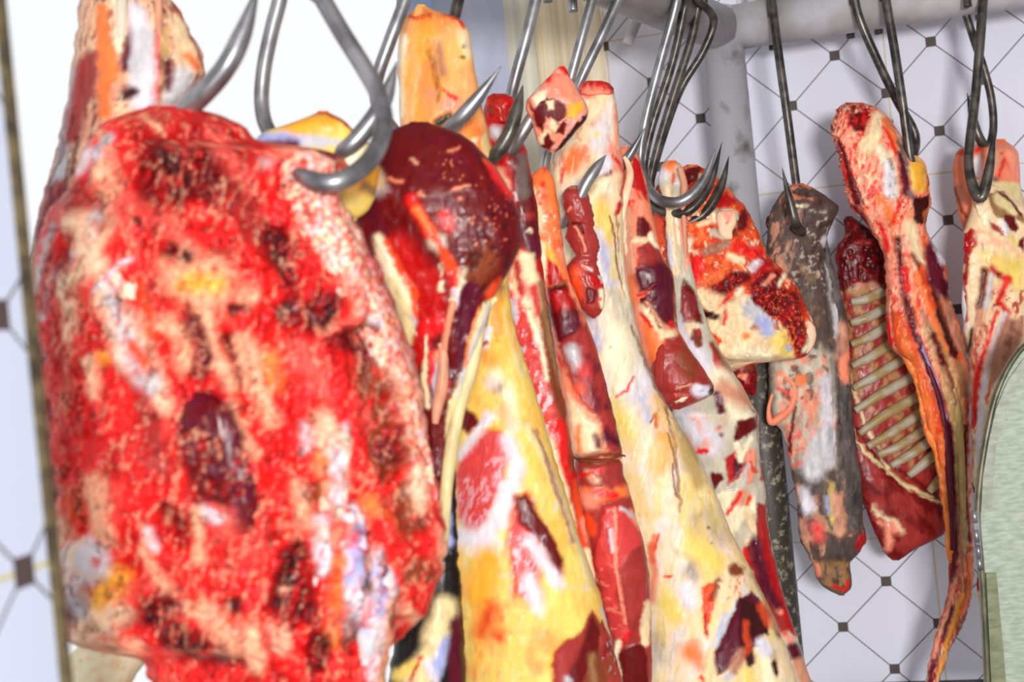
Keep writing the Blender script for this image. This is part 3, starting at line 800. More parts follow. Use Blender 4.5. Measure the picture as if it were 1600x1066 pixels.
# 2 the tall pale-and-maroon leg at the left edge
o = cut('hanging_leg', '-170:140,236 -60:132,254 0:125,266 20:122,285 40:121,291 62:118,306 80:116,316 98:113,320 118:110,321 135:107,314 150:105,300 165:103,285 200:96,262 260:80,240 330:60,222 400:48,205 550:50,195 700:60,185 800:80,160',
  1.40, .12, '''
@0,0,2.665
M f 1 5 40 -8 .1 .3 .6
M v -2 5 36 -8 .2 .25 .8
S o 2 24,30 18 420,40 430,260 440,470
S x 2 20 16 490,0 500,100 490,210
S v -3 24 20 560,120 520,280
S P 1 10 12 650,60 655,240 650,420
S w 2 36,50 30 560,40 600,200 590,420
S l 2 30 24 590,140 570,320
S q -3 30 24 380,240 370,380
S o 1 20 16 460,200 470,320
S l 2 20,24 16 320,300 280,440 260,680 240,760
S q -2 26,40 24 350,260 320,400 300,560
S t -3 12 12 690,120 690,380
S f 2 46 26 760,100 800,220 820,260
S o 1 20 20 780,230 820,280
S l 2 50 30 760,330 730,420
S v -3 20 20 700,260 700,360
S r 0 8 8 730,20 800,150 850,280
S q 0 50 30 240,800 180,960
M v -2 6 26 -15 0 .3 .7 340,480 200,480 120,960 130,1066 300,1066
S d -3 20 14 520,400 560,380
''', base='i', mat='wet', step=3.2, warp=4, wl=20, rag=2.5, seed=21, k=.7, lump=2)
tl = thing(o, 'tall pale pink and maroon leg behind the left side of the largest cut', 'meat', GR)

strand('sinew', tl, [(188,-60),(190,0),(191,40),(188,84)], 1.352, [.007, .007, .005], 'e')
strand('sinew', tl, [(246,-60),(248,10),(249,60),(247,110),(246,165)], 1.357, [.004, .005, .003], 'i')

# pale fat piece low at the left
o = cut('fat_piece', '1008:112,150 1018:106,222 1026:106,230 1045:107,222 1066:108,205 1120:112,190 1160:120,170', 1.42, .06, 'M Y 0 8 8 0 .3 .4 .4', base='x', mat='fat', step=4, rag=2, seed=31)
thing(o, 'pale yellow lump of fat below the bottom left corner of the largest cut', 'meat', GR)

# 3 yellow flap behind the hooks
o = cut('yellow_flap', '173:498,512 180:484,530 188:466,540 196:442,547 205:412,555 214:400,566 235:402,590 255:412,592 285:430,590 315:450,585 345:480,570', 1.352, .05, '''
@380,0,2.665
S Y 1 40 30 200,540 360,510
S b 0 26,20 16 80,570 200,580 330,590
S v -1 26,20 18 100,610 220,600
S l 0 16 12 260,590 420,600
S r 0 8 8 300,475 350,468 420,510 470,550
S x 1 30 30 440,680 500,600
S Y 1 50 40 540,740 480,760
S u 0 20 20 500,780 540,800
''', base='y', mat='fat', step=3.4, seed=33, warp=3, lump=1)
thing(o, 'yellow fat flap with a purple rim behind the two left hooks', 'meat', GR)

# 4 dark maroon cut with pale tendons
o = cut('maroon_beef_cut', '190:640,668 198:615,700 206:606,716 220:590,736 240:575,757 262:562,776 300:545,798 335:550,812 350:552,814 380:560,815 400:572,806 420:585,797 450:595,780 468:604,770 490:612,766 520:620,757 560:632,745 600:645,733 650:655,716 700:660,704 760:666,698 850:672,694 900:676,690',
  1.43, .10, '''
@560,180,3.553
M m 1 12 16 -30 .1 .4 .7
M v -1 9 12 20 .3 .3 .6
S f 3 70,60 30 60,340 100,420 0,440
S Y 1 26 26 60,340 40,400
S l 2 26 20 160,420 100,450
S v -2 70 40 90,520 150,600
S m 1 140,120,110 60 240,500 300,700 420,960
S r 0 100,90 60 220,760 330,920 400,1066
S f 3 24,44,60,40 30 110,690 160,860 240,980 280,1066
S x 2 20,30,40 24 110,690 180,860 250,1020
S O 0 16 20 160,700 230,860 320,1000
S R 1 34 30 290,470 400,650
S o 2 22 20 320,520 400,640
S x 4 44 36 440,710
S w 3 30 20 450,710
S O 0 14,30 16 400,640 470,760 520,860
S R 0 30 40 500,620 480,560
S x 2 6 6 460,820 470,980
S s 2 10,22 12 560,860 540,1000
S x 3 14,20 12 600,860 560,960 530,1060
S R 0 20 24 520,880 560,1060
S s 2 8 8 170,350 240,370
S s 2 16 12 350,435
S s 1 6 7 500,210 560,170
S s 2 7 7 520,410 620,385
S p 1 10 10 560,460
S p 1 8 8 650,715
S i 1 8 8 300,240 330,270
S O 1 10,8 12 700,250 780,340 830,430
S R 1 24 24 740,290 840,440
S n -1 80,60 50 700,800 640,900
S O 1 30,16 22 740,1000 780,920
M s 1 2.5 6 -40 .62 .1 .6 460,200 800,400 960,700 700,760 420,480
M d -2 10 14 20 .3 .3 .8 640,560 900,500 960,720 800,900 620,1066 560,1000
@600,440,4.44
S c 3 40,50,36 26 60,0 120,160 190,420
S l 1 20 20 220,290 200,240
S O 0 18 20 200,60 220,240
S r 0 90,70,50 40 330,0 330,200 240,520
S r 0 50,20 26 250,400 220,600
S R 0 60 36 300,330 400,300
S x 3 12,16 10 400,0 390,60
S x 4 10,22 10 560,0 480,130
S x 3 16,22 10 470,140 440,320 415,470
S w 4 18,10 8 490,60 520,220
S v 1 70,70,50 16 600,60 540,330 500,660
S m 1 30 20 470,300 480,560
S x 4 8 8 290,380 280,480
S f 3 14,20 14 290,500 280,680 300,860
S R 0 24 20 340,500 340,700
S w 5 40,44,20 16 390,560 380,740 360,900
S b 2 24,20 16 380,620 370,760
S s 2 40 26 380,520
S c 4 34,36,36,50,44 10 750,150 690,220 620,420 590,600 520,780 480,900 460,1066
S l 2 12,14 10 720,170 600,480 500,800
S o 0 8 8 655,190 590,400 560,600
S r 0 12 10 430,800 450,700
''', base='m', mat='wet', step=3.0, warp=3, wl=14, rag=1.2, seed=41, lump=3, lumpwl=40, k=.5, relief=1.1)
mc = thing(o, 'dark maroon cut with white tendons hanging right beside the largest red cut', 'meat', GR)

strand('tendon', mc, [(776,466),(764,476),(752,500),(744,540),(736,580),(722,620),(712,660),(704,710),(697,770),(692,850)], [1.425, 1.42, 1.415], [.003, .008, .0085, .009, .007], 'c')
strand('tendon', mc, [(687,536),(692,552),(692,580),(689,610),(683,640),(680,662)], [1.403, 1.408], [.003, .0075, .008, .004], 'i')
strand('tendon', mc, [(722,446),(712,462),(704,490),(698,520),(694,545)], [1.388, 1.398], [.002, .0045, .003], 's')

# 5 hind leg: orange hock above, yellow fat below
legpaint = '''
@600,0,3.553
G h 0 30 60,60 480,60 520,400 640,900 560,1000 60,800
S H 2 60,70 60 230,80 240,400 220,650
S h 1 30 26 150,120 170,420 150,640
S x 2 16 16 110,200 100,460 95,640
S l 0 8 8 85,300 80,520
S n -5 14,10 14 240,240 290,420 300,560
S z -3 30 30 290,250 330,400
S h 2 70,60 50 420,250 440,420 420,520
S y 0 36 40 440,200 450,320
S f 1 30 26 440,180 470,300
S H 1 50 40 330,120 360,80
S R 0 14 16 150,90 180,100 260,80
S R 0 12 14 330,70 420,110 440,140
S v -2 12 14 430,320
S g 0 10 14 440,250
S i 3 40 24 350,580 390,560
S R -2 12 12 320,500 400,540
S k -4 24 16 300,680 360,650
S o 2 50 40 480,700 540,830
S x 1 14 20 500,780
S s 1 30 26 250,520 240,640
S c 0 20 16 560,760 570,860
S n -3 12 12 540,500 560,620
'''
o = cut('hind_leg', '7:650,666 13:646,671 20:640,694 30:634,722 50:625,733 80:622,738 110:620,742 150:624,750 180:624,756 200:625,762 230:626,770 250:628,772 300:640,780 400:690,790 470:725,797 520:735,806 560:735,819 600:722,832 650:712,849 700:705,862 760:703,881 850:703,908 930:706,938 1000:710,956 1066:714,972 1140:716,985 1220:730,980',
  1.62, .20, legpaint+'''
@600,440,4.44
M o 0 14 30 -10 .3 .4 .4 700,0 900,0 1066,1066 560,1066
S u -1 40 30 800,40 790,120
S o 1 30,40 24 780,180 790,340
S n -2 14 14 790,400
S w 2 30,34 16 720,320 700,440
S q 0 16 10 720,420 690,440
S o 1 50 40 700,520 760,560
S y 2 60,70,50 40 800,460 900,700 960,900
S c 2 16,20 14 840,200 880,440 960,640
S x 2 50,40 50 760,640 860,780 900,1000
S g 0 40 50 790,730
S w 1 40 60 740,700
S e 1 40 40 880,1000 820,900
@700,666,2.665
M x*.35 1 4 30 -12 .4 .2 .6
M Y*.7 0 30 60 0 .1 .5 .8
M o*.8 0 26 40 0 .25 .5 .7 30,640 620,700 640,1066 30,1066
M w 0 14 30 -10 .45 .3 .5 20,300 500,300 600,700 40,600
G a 3 20 60,120 150,20 230,20 255,110 235,230 190,360 140,440 90,450 40,380 30,200
S w 2 16,24 22 45,130 110,40 170,-40
G m 3 14 60,-90 110,-60 130,-10 90,30 40,0
M w 0 5 12 -20 .2 .4 .4 30,240 240,100 200,440 60,460
S w 1 30,30 30 250,60 290,180 230,340 150,470
S w 1 26 30 240,260 230,400
S w 1 40 50 60,460 180,500
G a 2 30 270,300 330,270 470,560 480,600 450,640 380,500 380,740 280,700 250,480
G m 2 14 275,300 320,280 420,430 480,560 460,620 380,480 300,400
S w 1 22,26 24 340,480 420,600 460,660
S w 1 30 30 340,640 380,760
M w 0 4 12 -15 .2 .4 .6 250,440 400,460 400,740 260,720
S Y 2 60 50 170,560 140,700
S y 2 80 60 480,760 520,820
S O 0 26 30 210,870
S O 0 30 50 180,760 140,860
M O*.6 0 14 22 0 .5 .3 .6 30,760 430,820 440,1066 40,1066
S c 3 16,14 10 330,0 420,180 530,460 600,660
S z -2 8 8 370,20 440,240 520,480
G q -3 10 600,770 700,900 760,1100 430,1100 440,940 490,890 540,870 570,820
G n -2 24 620,800 680,930 700,1100 560,1100 560,900
G m 0 16 600,790 640,860 620,960 560,1080 480,1080 560,920
S u 0 12 16 600,960 610,1066
S l 1 16 16 500,1060
S w 1 7 6 640,760 700,900
''', base='y', mat='fat', step=2.8, warp=3, wl=16, rag=1.2, seed=51, lump=2.2, lumpwl=50, k=.75)
hl = thing(o, 'hind leg with an orange hock on top and bright yellow fat below', 'meat', GR)
flat('muscle', hl, '952:922,932 965:914,940 985:905,948 998:870,954 1010:862,958 1030:862,964 1066:862,972 1110:866,980 1150:880,975', 1.585, .05, 'q', 'M n 0 12 30 -10 .1 .4 .8\nM m 0 14 24 0 .2 .4 .7\nM l 0 3 20 -15 .6 .15 .5', step=2.6, rag=1, lump=1.5, k=.5, end=(8, 10), seed=54)
strand('tendon', hl, [(655,12),(652,40),(650,90),(652,140),(660,180)], 1.605, [.006, .009, .0095, .008, .004], 'h')
# 6 small dark and yellow piece seen low between the largest cut and the yellow leg
o = cut('dark_offcut', '700:690,712 760:684,712 820:676,714 880:668,716 930:640,722 970:620,724 1066:606,728 1150:600,726 1220:620,715', 1.52, .09, '''
@380,666,2.665
S b 1 12,20 14 850,300 860,480
S w 1 10 12 830,460
S c 2 50,60 30 840,760 790,940 720,1066
S y 2 30 24 700,1000 640,1040
S b 1 26,30 20 850,900 800,1020
S w 1 14 14 770,980 800,1066
S v 0 24,26 20 880,820 890,1066
S k -3 40 26 700,900 640,960
S r 0 8 8 740,960 700,1066
''', base='k', mat='wet', step=3.4, warp=4, rag=2, seed=55)
thing(o, 'dark piece with bluish fat, low between the largest cut and the hock leg', 'meat', GR)

# 7 long narrow red strip behind the yellow leg
o = cut('narrow_shank', '147:766,790 155:759,804 165:757,806 180:756,808 200:757,812 240:764,824 280:774,833 330:786,840 380:792,845 420:790,848 480:795,857 520:800,863 580:815,872 640:828,885 700:842,893 760:857,903 820:872,915 870:885,926 920:900,935 980:915,945',
  1.73, .07, '''
@600,0,3.553
S r 1 50 30 560,560 640,560 700,560
S n -3 30 24 620,560 660,590
S O 1 20 16 600,620 690,620
S l 3 34,24 24 620,730 640,760
S r 0 16 14 580,840
S i 2 20 20 640,960 660,1000
S r 0 16 16 690,880
@560,180,3.553
S m 1 34,60,60 24 860,200 930,420 960,700
S i 2 14,24 16 780,300 820,400
S g -1 26,30 26 910,240 920,440
S q 1 20 20 950,560
S w 1 6 8 870,430 870,470
S v 0 40 30 930,640 980,760
S f 2 14 10 950,640
@740,330,2.665
G f 2 16 190,170 250,180 300,420 300,560 250,560 220,420 160,440 130,300
G a 2 12 140,300 240,440 300,560 380,800 410,1066 350,1066 220,700 160,460
M P 1 6 30 -18 .1 .4 .7 140,240 240,300 380,800 400,1066 300,1066 140,440
M w 1 4 30 -18 .4 .2 .7 140,300 240,300 380,800 400,1066 300,1066 160,460
S a 0 20,16 14 250,320 270,420
S x 1 8,10 8 230,420 280,560 310,700
S r 0 16,12 14 180,220 200,340
S l 1 16 14 160,380 170,440
S r 0 14 14 210,690 230,720
S O 1 12 12 240,800 280,900
S w 2 16,14 10 280,900 330,1050
S n -1 26,30,28,26 14 300,440 340,700 380,860 400,1066
S u 0 12 12 280,300 320,560 360,720
@700,666,2.665
S R 1 26 20 470,0 480,200
S f 3 20,22,18 12 420,60 480,280 530,440
S w 2 9 8 400,0 430,140
S O 0 20 14 540,240 560,520
S p 1 20 16 570,400 610,500
S f 1 16 12 580,520 600,640
''', base='r', mat='wet', step=2.4, warp=2.5, wl=12, rag=1.4, seed=61, lump=1.6, lumpwl=24)
ns = thing(o, 'long narrow pink and red shank squeezed between the yellow leg and the tied shank', 'meat', GR)

flat('cut_end', ns, '146:766,792 152:760,802 160:758,806 172:758,806 184:760,806 196:766,800', 1.722, .05, 'r', 'M n -2 8 8 0 .1 .3 .8\nM R 1 6 8 0 .3 .2 .7', step=2, rag=1.6, ragwl=6, lump=3, lumpwl=9, k=.8, end=(5, 6), seed=63)
strand('tendon', ns, [(826,420),(832,470),(842,530),(850,580),(858,640),(866,690)], [1.713, 1.715], [.002, .0035, .004, .003, .002], 'i')

# 8 tied shank
p8 = '''
@740,0,2.665
S R 0 10 12 290,720 300,700
S o 1 60 40 250,740 300,800 300,1000
S f 2 20 20 260,800 280,960
S O 0 16 14 300,760 300,820
S R 0 8 10 270,800
M O 0 8 16 -8 .3 .3 .6
@820,240,4.44
S o 1 40 30 160,160 190,300 170,560
S R 0 14 14 130,210 140,230
S R 0 12 14 110,350
S R 0 8 10 170,430
S Y 1 26 26 150,640 200,760
S x 1 20 16 110,620 140,860
M w 1 5 8 0 .5 .1 .7 100,400 250,400 250,700 110,700
G r 0 14 160,720 230,780 290,880 260,910 170,920 150,860
S o 1 14 12 220,700 280,860
S u -2 12 10 170,940 280,900
S i 1 8 8 200,940 260,950
@740,330,2.665
G m 3 14 310,320 380,300 440,420 450,540 420,570 350,540 310,440
G r 1 20 320,340 390,330 420,400 340,420
S v -1 50 30 410,480
G q 2 14 350,560 470,460 560,700 620,900 630,1010 560,1000 520,860 450,800 400,700
M v 0 10 26 -15 .2 .4 .7 440,560 560,640 640,1020 540,1010
S l 2 26,20 22 410,580 430,650
S O 0 20 20 440,740
S a 1 30 26 460,660
G f 3 20 390,760 470,860 520,880 540,1010 420,1040 400,900
S o 0 12 16 440,900 440,1000
S v 0 20 16 600,960 560,940
S m -1 14 14 510,940 520,980
S R 0 7 8 320,560 370,640
S n -4 10 8 410,1040 500,1020 620,1010
S i 1 8 8 430,1020 540,1000
'''
o = cut('tied_shank', '260:847,854 266:838,858 275:829,863 290:826,868 330:830,874 370:835,878 410:842,884 440:848,892 470:855,905 500:860,916 540:866,931 580:872,942 640:880,957 680:888,967 708:893,973 716:897,974 724:900,970',
  1.77, .10, p8, base='s', mat='wet', step=2.0, warp=2.5, wl=12, rag=1, seed=71, lump=1.4, lumpwl=22, end=(12, 10))
sh = thing(o, 'dark red shank tied across its middle, hanging in front of the widest yellow leg', 'meat', GR)
o = cut('lower_muscle', '714:902,966 724:897,972 740:899,974 760:901,981 780:903,987 805:905,993 850:911,1006 900:921,1015 950:932,1018 1000:946,1019 1066:962,1018 1130:968,1014 1180:980,1006', 1.765, .11, '''
@700,666,2.665
S q 1 100 30 560,180 700,200
S n -3 10 8 530,140 640,160 730,130
S i 2 16,20 12 580,190 620,230
S R 0 8 8 550,210 640,180
S o 2 26,24 16 560,280 640,290 740,270
S R 0 16 12 600,280 700,290
S p 2 36 24 590,310
S O 0 20 16 580,380 600,440
S c 1 10 10 560,420 610,640
S q 0 16 14 680,250 720,180
G a 4 10 650,330 720,330 800,400 835,560 820,740 750,900 690,880 640,700 610,560
G q 1 8 830,470 835,600 820,760 760,880 700,700 710,600 760,520
S p 2 6 5 695,340 700,600 740,820
S w 2 7 8 675,430 685,520
S p 0 12 14 760,360 800,420
S l 1 7 7 720,340 780,380
M p 1 10 6 -30 .35 .2 .5 620,600 700,560 740,880 650,860
S f 1 16,20 10 830,740 820,900
S R 0 8 8 720,900 760,860
S x 1 12 10 710,900 700,960 730,1066
G m 2 8 740,920 800,905 830,950 835,1066 835,1200 740,1200 720,1000 710,950
''', base='q', mat='wet', step=2.0, warp=2, wl=10, rag=1, seed=75, lump=1.2, lumpwl=24, end=(6, 20))
child(o, sh)
tw = [(*W(x, y, dd), .0022) for x, y, dd in ((893, 712, 1.765), (905, 719, 1.722), (930, 721, 1.708), (955, 718, 1.714), (972, 712, 1.735), (976, 713, 1.765))]
tw = [(a, b, c, .0016) for a, b, c, _ in tw]
child(tint(tube('binding', tw, MAT['dry'], 8, 6), 'n'), sh)

# 9 square pale chunk on a hook point
o = cut('square_meat_chunk', '103:873,883 109:868,886 118:860,890 130:848,897 145:833,905 156:822,912 166:821,918 175:822,920 185:829,918 195:833,910 205:834,900 218:838,890 230:846,880 238:860,870',
  1.69, .07, '''
@600,0,3.553
M w 0 8 8 0 .3 .4 .4
G x 2 10 820,540 900,490 900,560 840,590
G m -1 10 790,540 830,600 900,540 960,550 1000,580 1020,640 960,700 900,650 880,740 840,700 820,620
G v 0 10 870,590 910,600 900,640 860,640
G Y 2 14 1030,560 1090,560 1120,590 1060,660 1010,650
G f 1 10 900,560 950,560 940,600 910,610
S R 0 24 16 920,440 960,430
S R 0 18 14 990,370 1010,400
S s 1 30 26 980,480 1040,540
S p 1 26 26 960,440 1060,500
G f 2 8 920,650 960,680 960,740 920,720
G m -1 8 970,700 1020,660 1000,750 950,740
G f 1 8 850,770 900,720 920,730 880,810 860,820
G m 0 8 900,740 950,790 920,830 870,820
G d -2 6 1140,620 1130,660 1000,820 940,850 1000,770 1100,650
S r 0 7 6 1010,390 1080,480 1135,580
''', base='p', mat='wet', step=1.6, warp=2, wl=9, rag=.7, seed=81, lump=1, k=.9, sq=.5, end=(6, 6))
thing(o, 'small square chunk of marbled meat on a hook point above the widest yellow leg', 'meat', GR)

# 10 widest yellow leg
o = cut('beef_hind_shank', '127:912,944 132:905,954 140:903,958 155:902,961 170:898,964 200:886,967 240:862,971 280:860,974 330:866,974 390:872,974 440:880,979 490:890,990 540:902,1002 570:916,1012 600:928,1025 625:935,1037 650:944,1052 700:958,1083 760:972,1113 800:980,1130 830:986,1142 880:1000,1168 920:1006,1188 950:1010,1203 985:1012,1217 1010:1013,1228 1066:1014,1246 1130:1015,1262 1210:1030,1260',
  1.93, .22, '''
M w 0 16 40 -8 .2 .4 .6
@740,0,2.665
S R 1 26 16 450,350 500,370 580,360
S r 0 12 12 450,345 580,375
S k -1 8 10 575,375
S p 1 16 14 470,400 530,400
M O 0 10 16 10 .3 .3 .6 440,400 600,400 600,660 330,720
S f 2 26,30 26 540,400 500,460
S p 0 8 8 590,440 600,620
S i 0 8 8 600,470 605,560
S w 1 36 36 530,540 520,600
S y 0 14 18 515,560
S O*.7 0 26 34 400,660 440,640
S o 0 26 26 420,640 400,700
S R 0 6 8 370,700 365,760
S w 1 30 30 560,660 540,700
S p 2 40,50 24 590,640 620,740
S O*.7 0 14 14 600,640 640,700 620,800
@820,240,4.44
M R 0 5 14 0 .35 .3 .7 190,40 300,40 280,240 200,230
S o 1 50 50 340,80
S w 2 50 40 560,60 520,130
S n 0 14 18 590,130 470,210
S t 0 40 40 520,200 460,260
S x 2 40,50 36 570,200 480,330 470,420
S f 2 30,40 26 640,160 620,340 600,500
S p 3 30,34 14 640,20 700,100 720,200
S R 0 12 10 610,20 690,130 680,300 640,420
S r -1 10,6 8 700,110 670,330 650,420
S x 3 20 10 720,40 735,120 720,220 690,330
S Y*.6 1 60,30 40 530,340 540,480 590,620
S y 1 60 50 520,400 560,560
S w 1 36,50 40 500,560 560,740 600,900
S b*.6 1 30,34 36 520,620 590,900
S c 0 30 26 620,700 620,860
S u -2 5,6 6 640,420 650,640 680,860 730,1066
S n -2 6 6 590,440 620,560 640,780 700,1000
S x 2 12,16 10 660,700 700,940 720,1066
S e 1 40 30 600,960 660,1066
G x 2 8 255,350 310,370 300,480 330,640 380,700 280,760 270,500
@740,330,2.665
S b*.6 0 30,30 36 490,340 510,560
S b*.6 0 20 30 520,540 500,600
S e 1 50,60 50 620,440 640,640 640,760
S x 2 40,50 50 600,500 620,700
S w 0 50 60 740,660 700,740
S b*.6 0 24 34 700,780 720,860
S y 1 50,60 50 560,820 620,900
S R 0 5 5 600,770 640,740 665,690
S R 0 9 7 760,860 765,900
S R 0 4 4 572,568
S n 0 5 5 735,880 770,830
S Y*.6 1 26,36 30 760,780 800,900 820,1040
S u -3 5,8 7 660,480 720,640 800,800 840,960 840,1066
S t 1 30,40 26 860,860 900,1040
S n -2 6 6 740,620 760,660
@700,666,2.665
M y*.7 0 30 60 0 -.1 .5 .9 720,200 1500,200 1500,1100 840,1100
M Y*.5 0 24 50 0 .3 .4 .5 720,0 1100,0 1500,1100 840,1100
M w*.6 0 16 50 10 .2 .35 .6 720,0 1100,0 1500,1100 840,1100
M l*.6 0 18 40 -20 .35 .3 .6 840,700 1066,500 1200,1066 840,1100
M t*.5 -1 5 34 -16 .45 .2 .6
M x*.5 1 4 30 -12 .4 .2 .6
S Y*.6 1 40 30 900,60 880,160
S u -4 5,6,4 6 920,30 960,200 965,360
S n -2 4 5 930,160 955,300
S t 1 24 20 1000,60 1040,240
S O*.7 0 14,20 16 850,500 860,620 850,720
S R 0 6 7 860,520 880,450
S R 0 5 6 905,625 930,630
S g*.4 0 20 26 1030,380 1020,630
S g*.4 0 24 30 1000,600
S w 2 20 16 1000,740
S g*.4 -1 26 30 870,880 880,960
@1000,766,3.553
S O*.7 0 14,20 14 80,260 60,340 70,400
S n 0 8 8 380,210
S n 0 7 7 400,295
S R 0 6 6 160,485
S g*.4 0 40 50 310,380 290,480
S g*.4 0 50 60 440,260 380,140
S w 1 40,40 36 270,620 250,560
S y 2 60 50 420,400 280,300
S y 1 50 50 150,620 200,700
S n -3 22,40 16 560,450 530,440
S n -2 14 14 380,550 440,500
G O -2 12 340,540 430,520 440,570 400,680 370,820 350,700
S d -5 12,8 9 430,540 400,610
S r -1 8 8 360,690 370,800
S f 3 50,40 24 500,520 460,600
M O 0 6 7 0 .4 .2 .6 430,460 600,440 560,600 440,620
S l 2 26,30 20 540,640 470,760 430,860
S b*.6 0 16 18 470,680 440,800
G v -3 12 540,620 620,560 680,620 700,760 660,860 560,900 480,1010 430,1030 410,900 480,780
G d -2 14 560,600 720,660 720,800 620,820 640,960 600,1000 560,900
S n 0 26,22 20 700,660 760,720 770,790
S O*.7 1 34,24 20 690,640 720,740
S t 2 26,30 18 640,480 760,680 780,760
S O*.7 0 18,20 14 590,740 600,880 540,960
S z 1 26 18 560,900 520,1000
S w 2 40 20 680,860 700,900
S x 2 30 18 700,960 720,1066
S y 1 16 12 600,1000 600,1066
S b*.6 0 26 18 490,1040
S g*.4 0 22 14 740,980 760,900
S f 2 40,40 20 800,900 820,1000 860,1066
S d -3 16 12 760,1020 740,960
S R 0 12 10 340,1040 360,1066
S O*.7 0 30 36 300,860 330,980
S o 1 50 50 280,900
S c 2 20 14 390,900 380,1060
''', base='f', mat='fat', step=2.3, warp=2.5, wl=14, rag=1, seed=91, lump=2.4, lumpwl=50, k=.75, end=(10, 22))
wl = thing(o, 'widest yellow and cream beef leg, in the middle, with a red cut top', 'meat', GR)

flat('cut_end', wl, '126:914,942 130:908,954 138:904,959 146:904,958 152:910,950', 1.922, .05, 'R', 'M r -2 6 6 0 .2 .2 .8\nS p 1 6 6 915,142 945,146\nS k -2 3 4 957,139', step=1.6, rag=1.4, ragwl=6, lump=2.4, lumpwl=9, k=.8, end=(4, 4), seed=92)
strand('tendon', wl, [(975,245),(982,258),(984,276),(979,300),(972,330),(968,370),(968,410),(975,450),(984,500),(996,545)], [1.93, 1.925, 1.93], [.003, .007, .0075, .006, .005, .003], 'J')

# 11 small dark red chunk on a hook point over the leg
o = cut('small_meat_chunk', '290:892,908 295:884,914 301:879,919 310:877,922 330:882,926 350:888,930 356:885,928 370:883,934 378:888,936 392:894,937 400:899,933 408:892,932 416:884,933 428:886,938 445:894,944 462:900,946 480:907,945 490:914,938 498:925,931',
  1.785, .035, '''
@820,240,4.44
G q 3 14 260,260 350,230 420,290 460,440 440,490 380,480 300,460 310,380 270,330
S n -1 6 8 290,420 380,440
S i 1 5 6 300,235 350,240
S p 1 8 7 300,400 320,380
S d -4 8 6 330,480 380,490 400,560
S p 3 7,9 6 350,500 400,600 420,680
S s 1 10 8 400,780 460,800
S w 1 6 6 430,790 470,810
S O 1 40 30 360,820 360,980
G r 2 10 440,830 540,880 555,940 500,930 440,890
G m 2 8 430,930 500,950 480,1030 430,1040
S x 2 20 12 530,960 545,1060
S w 1 10 8 520,850 540,900
S R 0 8 6 500,920 560,900
S R 0 10 8 520,1010
''', base='q', mat='wet', step=1.5, warp=1.6, wl=8, rag=1.6, ragwl=7, seed=101, lump=1.6, lumpwl=12, end=(5, 5), k=.9)
thing(o, 'small dark red scrap on a hook point before the widest yellow leg', 'meat', GR)

# 12 shank with a flayed muscle
o = cut('flayed_shank', '228:970,984 240:967,996 262:966,1003 280:967,1009 320:966,1017 360:965,1025 394:967,1033 431:975,1053 461:983,1055 506:994,1055 530:1000,1068 552:1006,1079 575:1014,1096 592:1020,1109 602:1024,1115 612:1030,1115 620:1034,1108 630:1040,1088 641:1050,1062',
  2.03, .085, '''
@820,240,4.44
G r 2 16 740,0 800,60 850,260 860,340 790,260 730,240
S R 0 8 8 760,220 810,330
S p 2 20,24 14 740,260 740,340
S R 0 16 14 730,340 730,400
S O 0 12 12 700,360 750,340
S i 3 34,40,36 16 710,400 710,620 730,820
S R 0 5,7 6 670,580 680,700 690,800
S R 0 8 7 740,590
S x 1 8 8 690,440 700,700
S o 0 20,26 16 730,860 750,1040
S p 2 22 16 810,340 800,440
G m 2 12 780,440 830,440 870,520 850,570 770,580
S f 2 22,16 14 770,600 880,600
S x 1 16 14 870,560 920,660
G q 2 16 780,660 860,600 930,680 1000,800 860,800 780,790
G v 2 16 775,800 1000,790 1030,880 1030,1000 900,940 800,960
M i 0 3 20 0 .3 .25 .4 775,800 1000,790 1030,880 900,940 800,960
S O 2 8,6 6 840,960 880,920 920,900 950,930
S R 1 12,8 8 790,980 850,970
G m 1 8 800,1010 900,940 1030,1000 1040,1200 960,1200 800,1040
@740,330,2.665
S v 1 50 26 720,280 780,260 790,400
G o 1 12 690,380 740,440 800,520 790,700 760,720 720,560
S f 3 14,18 10 700,400 780,500
S R 0 8 8 700,430 740,480
S m -2 8,10 8 740,400 780,480
S i 3 8,10 7 720,380 790,480 840,530
S R 1 12,14 8 820,470 850,525
S o 0 30,26 20 760,540 770,680
S f 1 18 14 790,520 830,510
G q 4 8 795,530 860,520 930,600 990,680 1000,750 960,790 880,800 830,830 790,770 780,720
S n 0 26 26 870,600 900,680
S w 3 26,24 10 930,745 975,750
S b 0 14 10 950,760
S d -1 14 10 990,740 1000,770
S i 2 5 5 850,740 900,720
S x 1 5 4 840,790 880,770
M p 1 3 8 0 .55 .15 .6 800,700 900,700 900,810 810,820
''', base='s', mat='wet', step=1.8, warp=2, wl=10, rag=.8, seed=111, lump=1.2, lumpwl=18, end=(8, 8))
fs = thing(o, 'shank with a loose maroon muscle, just right of the widest yellow leg', 'meat', GR)

flat('leg_muscle', fs, '527:1026,1052 532:1020,1062 545:1018,1076 560:1017,1088 580:1016,1102 596:1019,1111 606:1024,1116 614:1032,1115 620:1036,1108 630:1040,1086 640:1049,1062', 2.018, .06, 'q', '''
@740,330,2.665
S n 0 26 26 870,600 900,680
S w 3 26,24 10 930,745 975,750
S d -1 14 10 990,740 1000,770
S i 2 5 5 850,740 900,720
S x 1 5 4 840,790 880,770
M p 1 3 8 0 .55 .15 .6 800,700 900,700 900,810 810,820''', step=1.7, rag=.8, lump=1, lumpwl=16, end=(6, 6), seed=113)
strand('tendon', fs, [(972,380),(974,420),(980,460),(988,500),(998,540),(1008,570),(1018,590)], [1.99, 2.0], [.004, .006, .007, .006, .004], 'i')

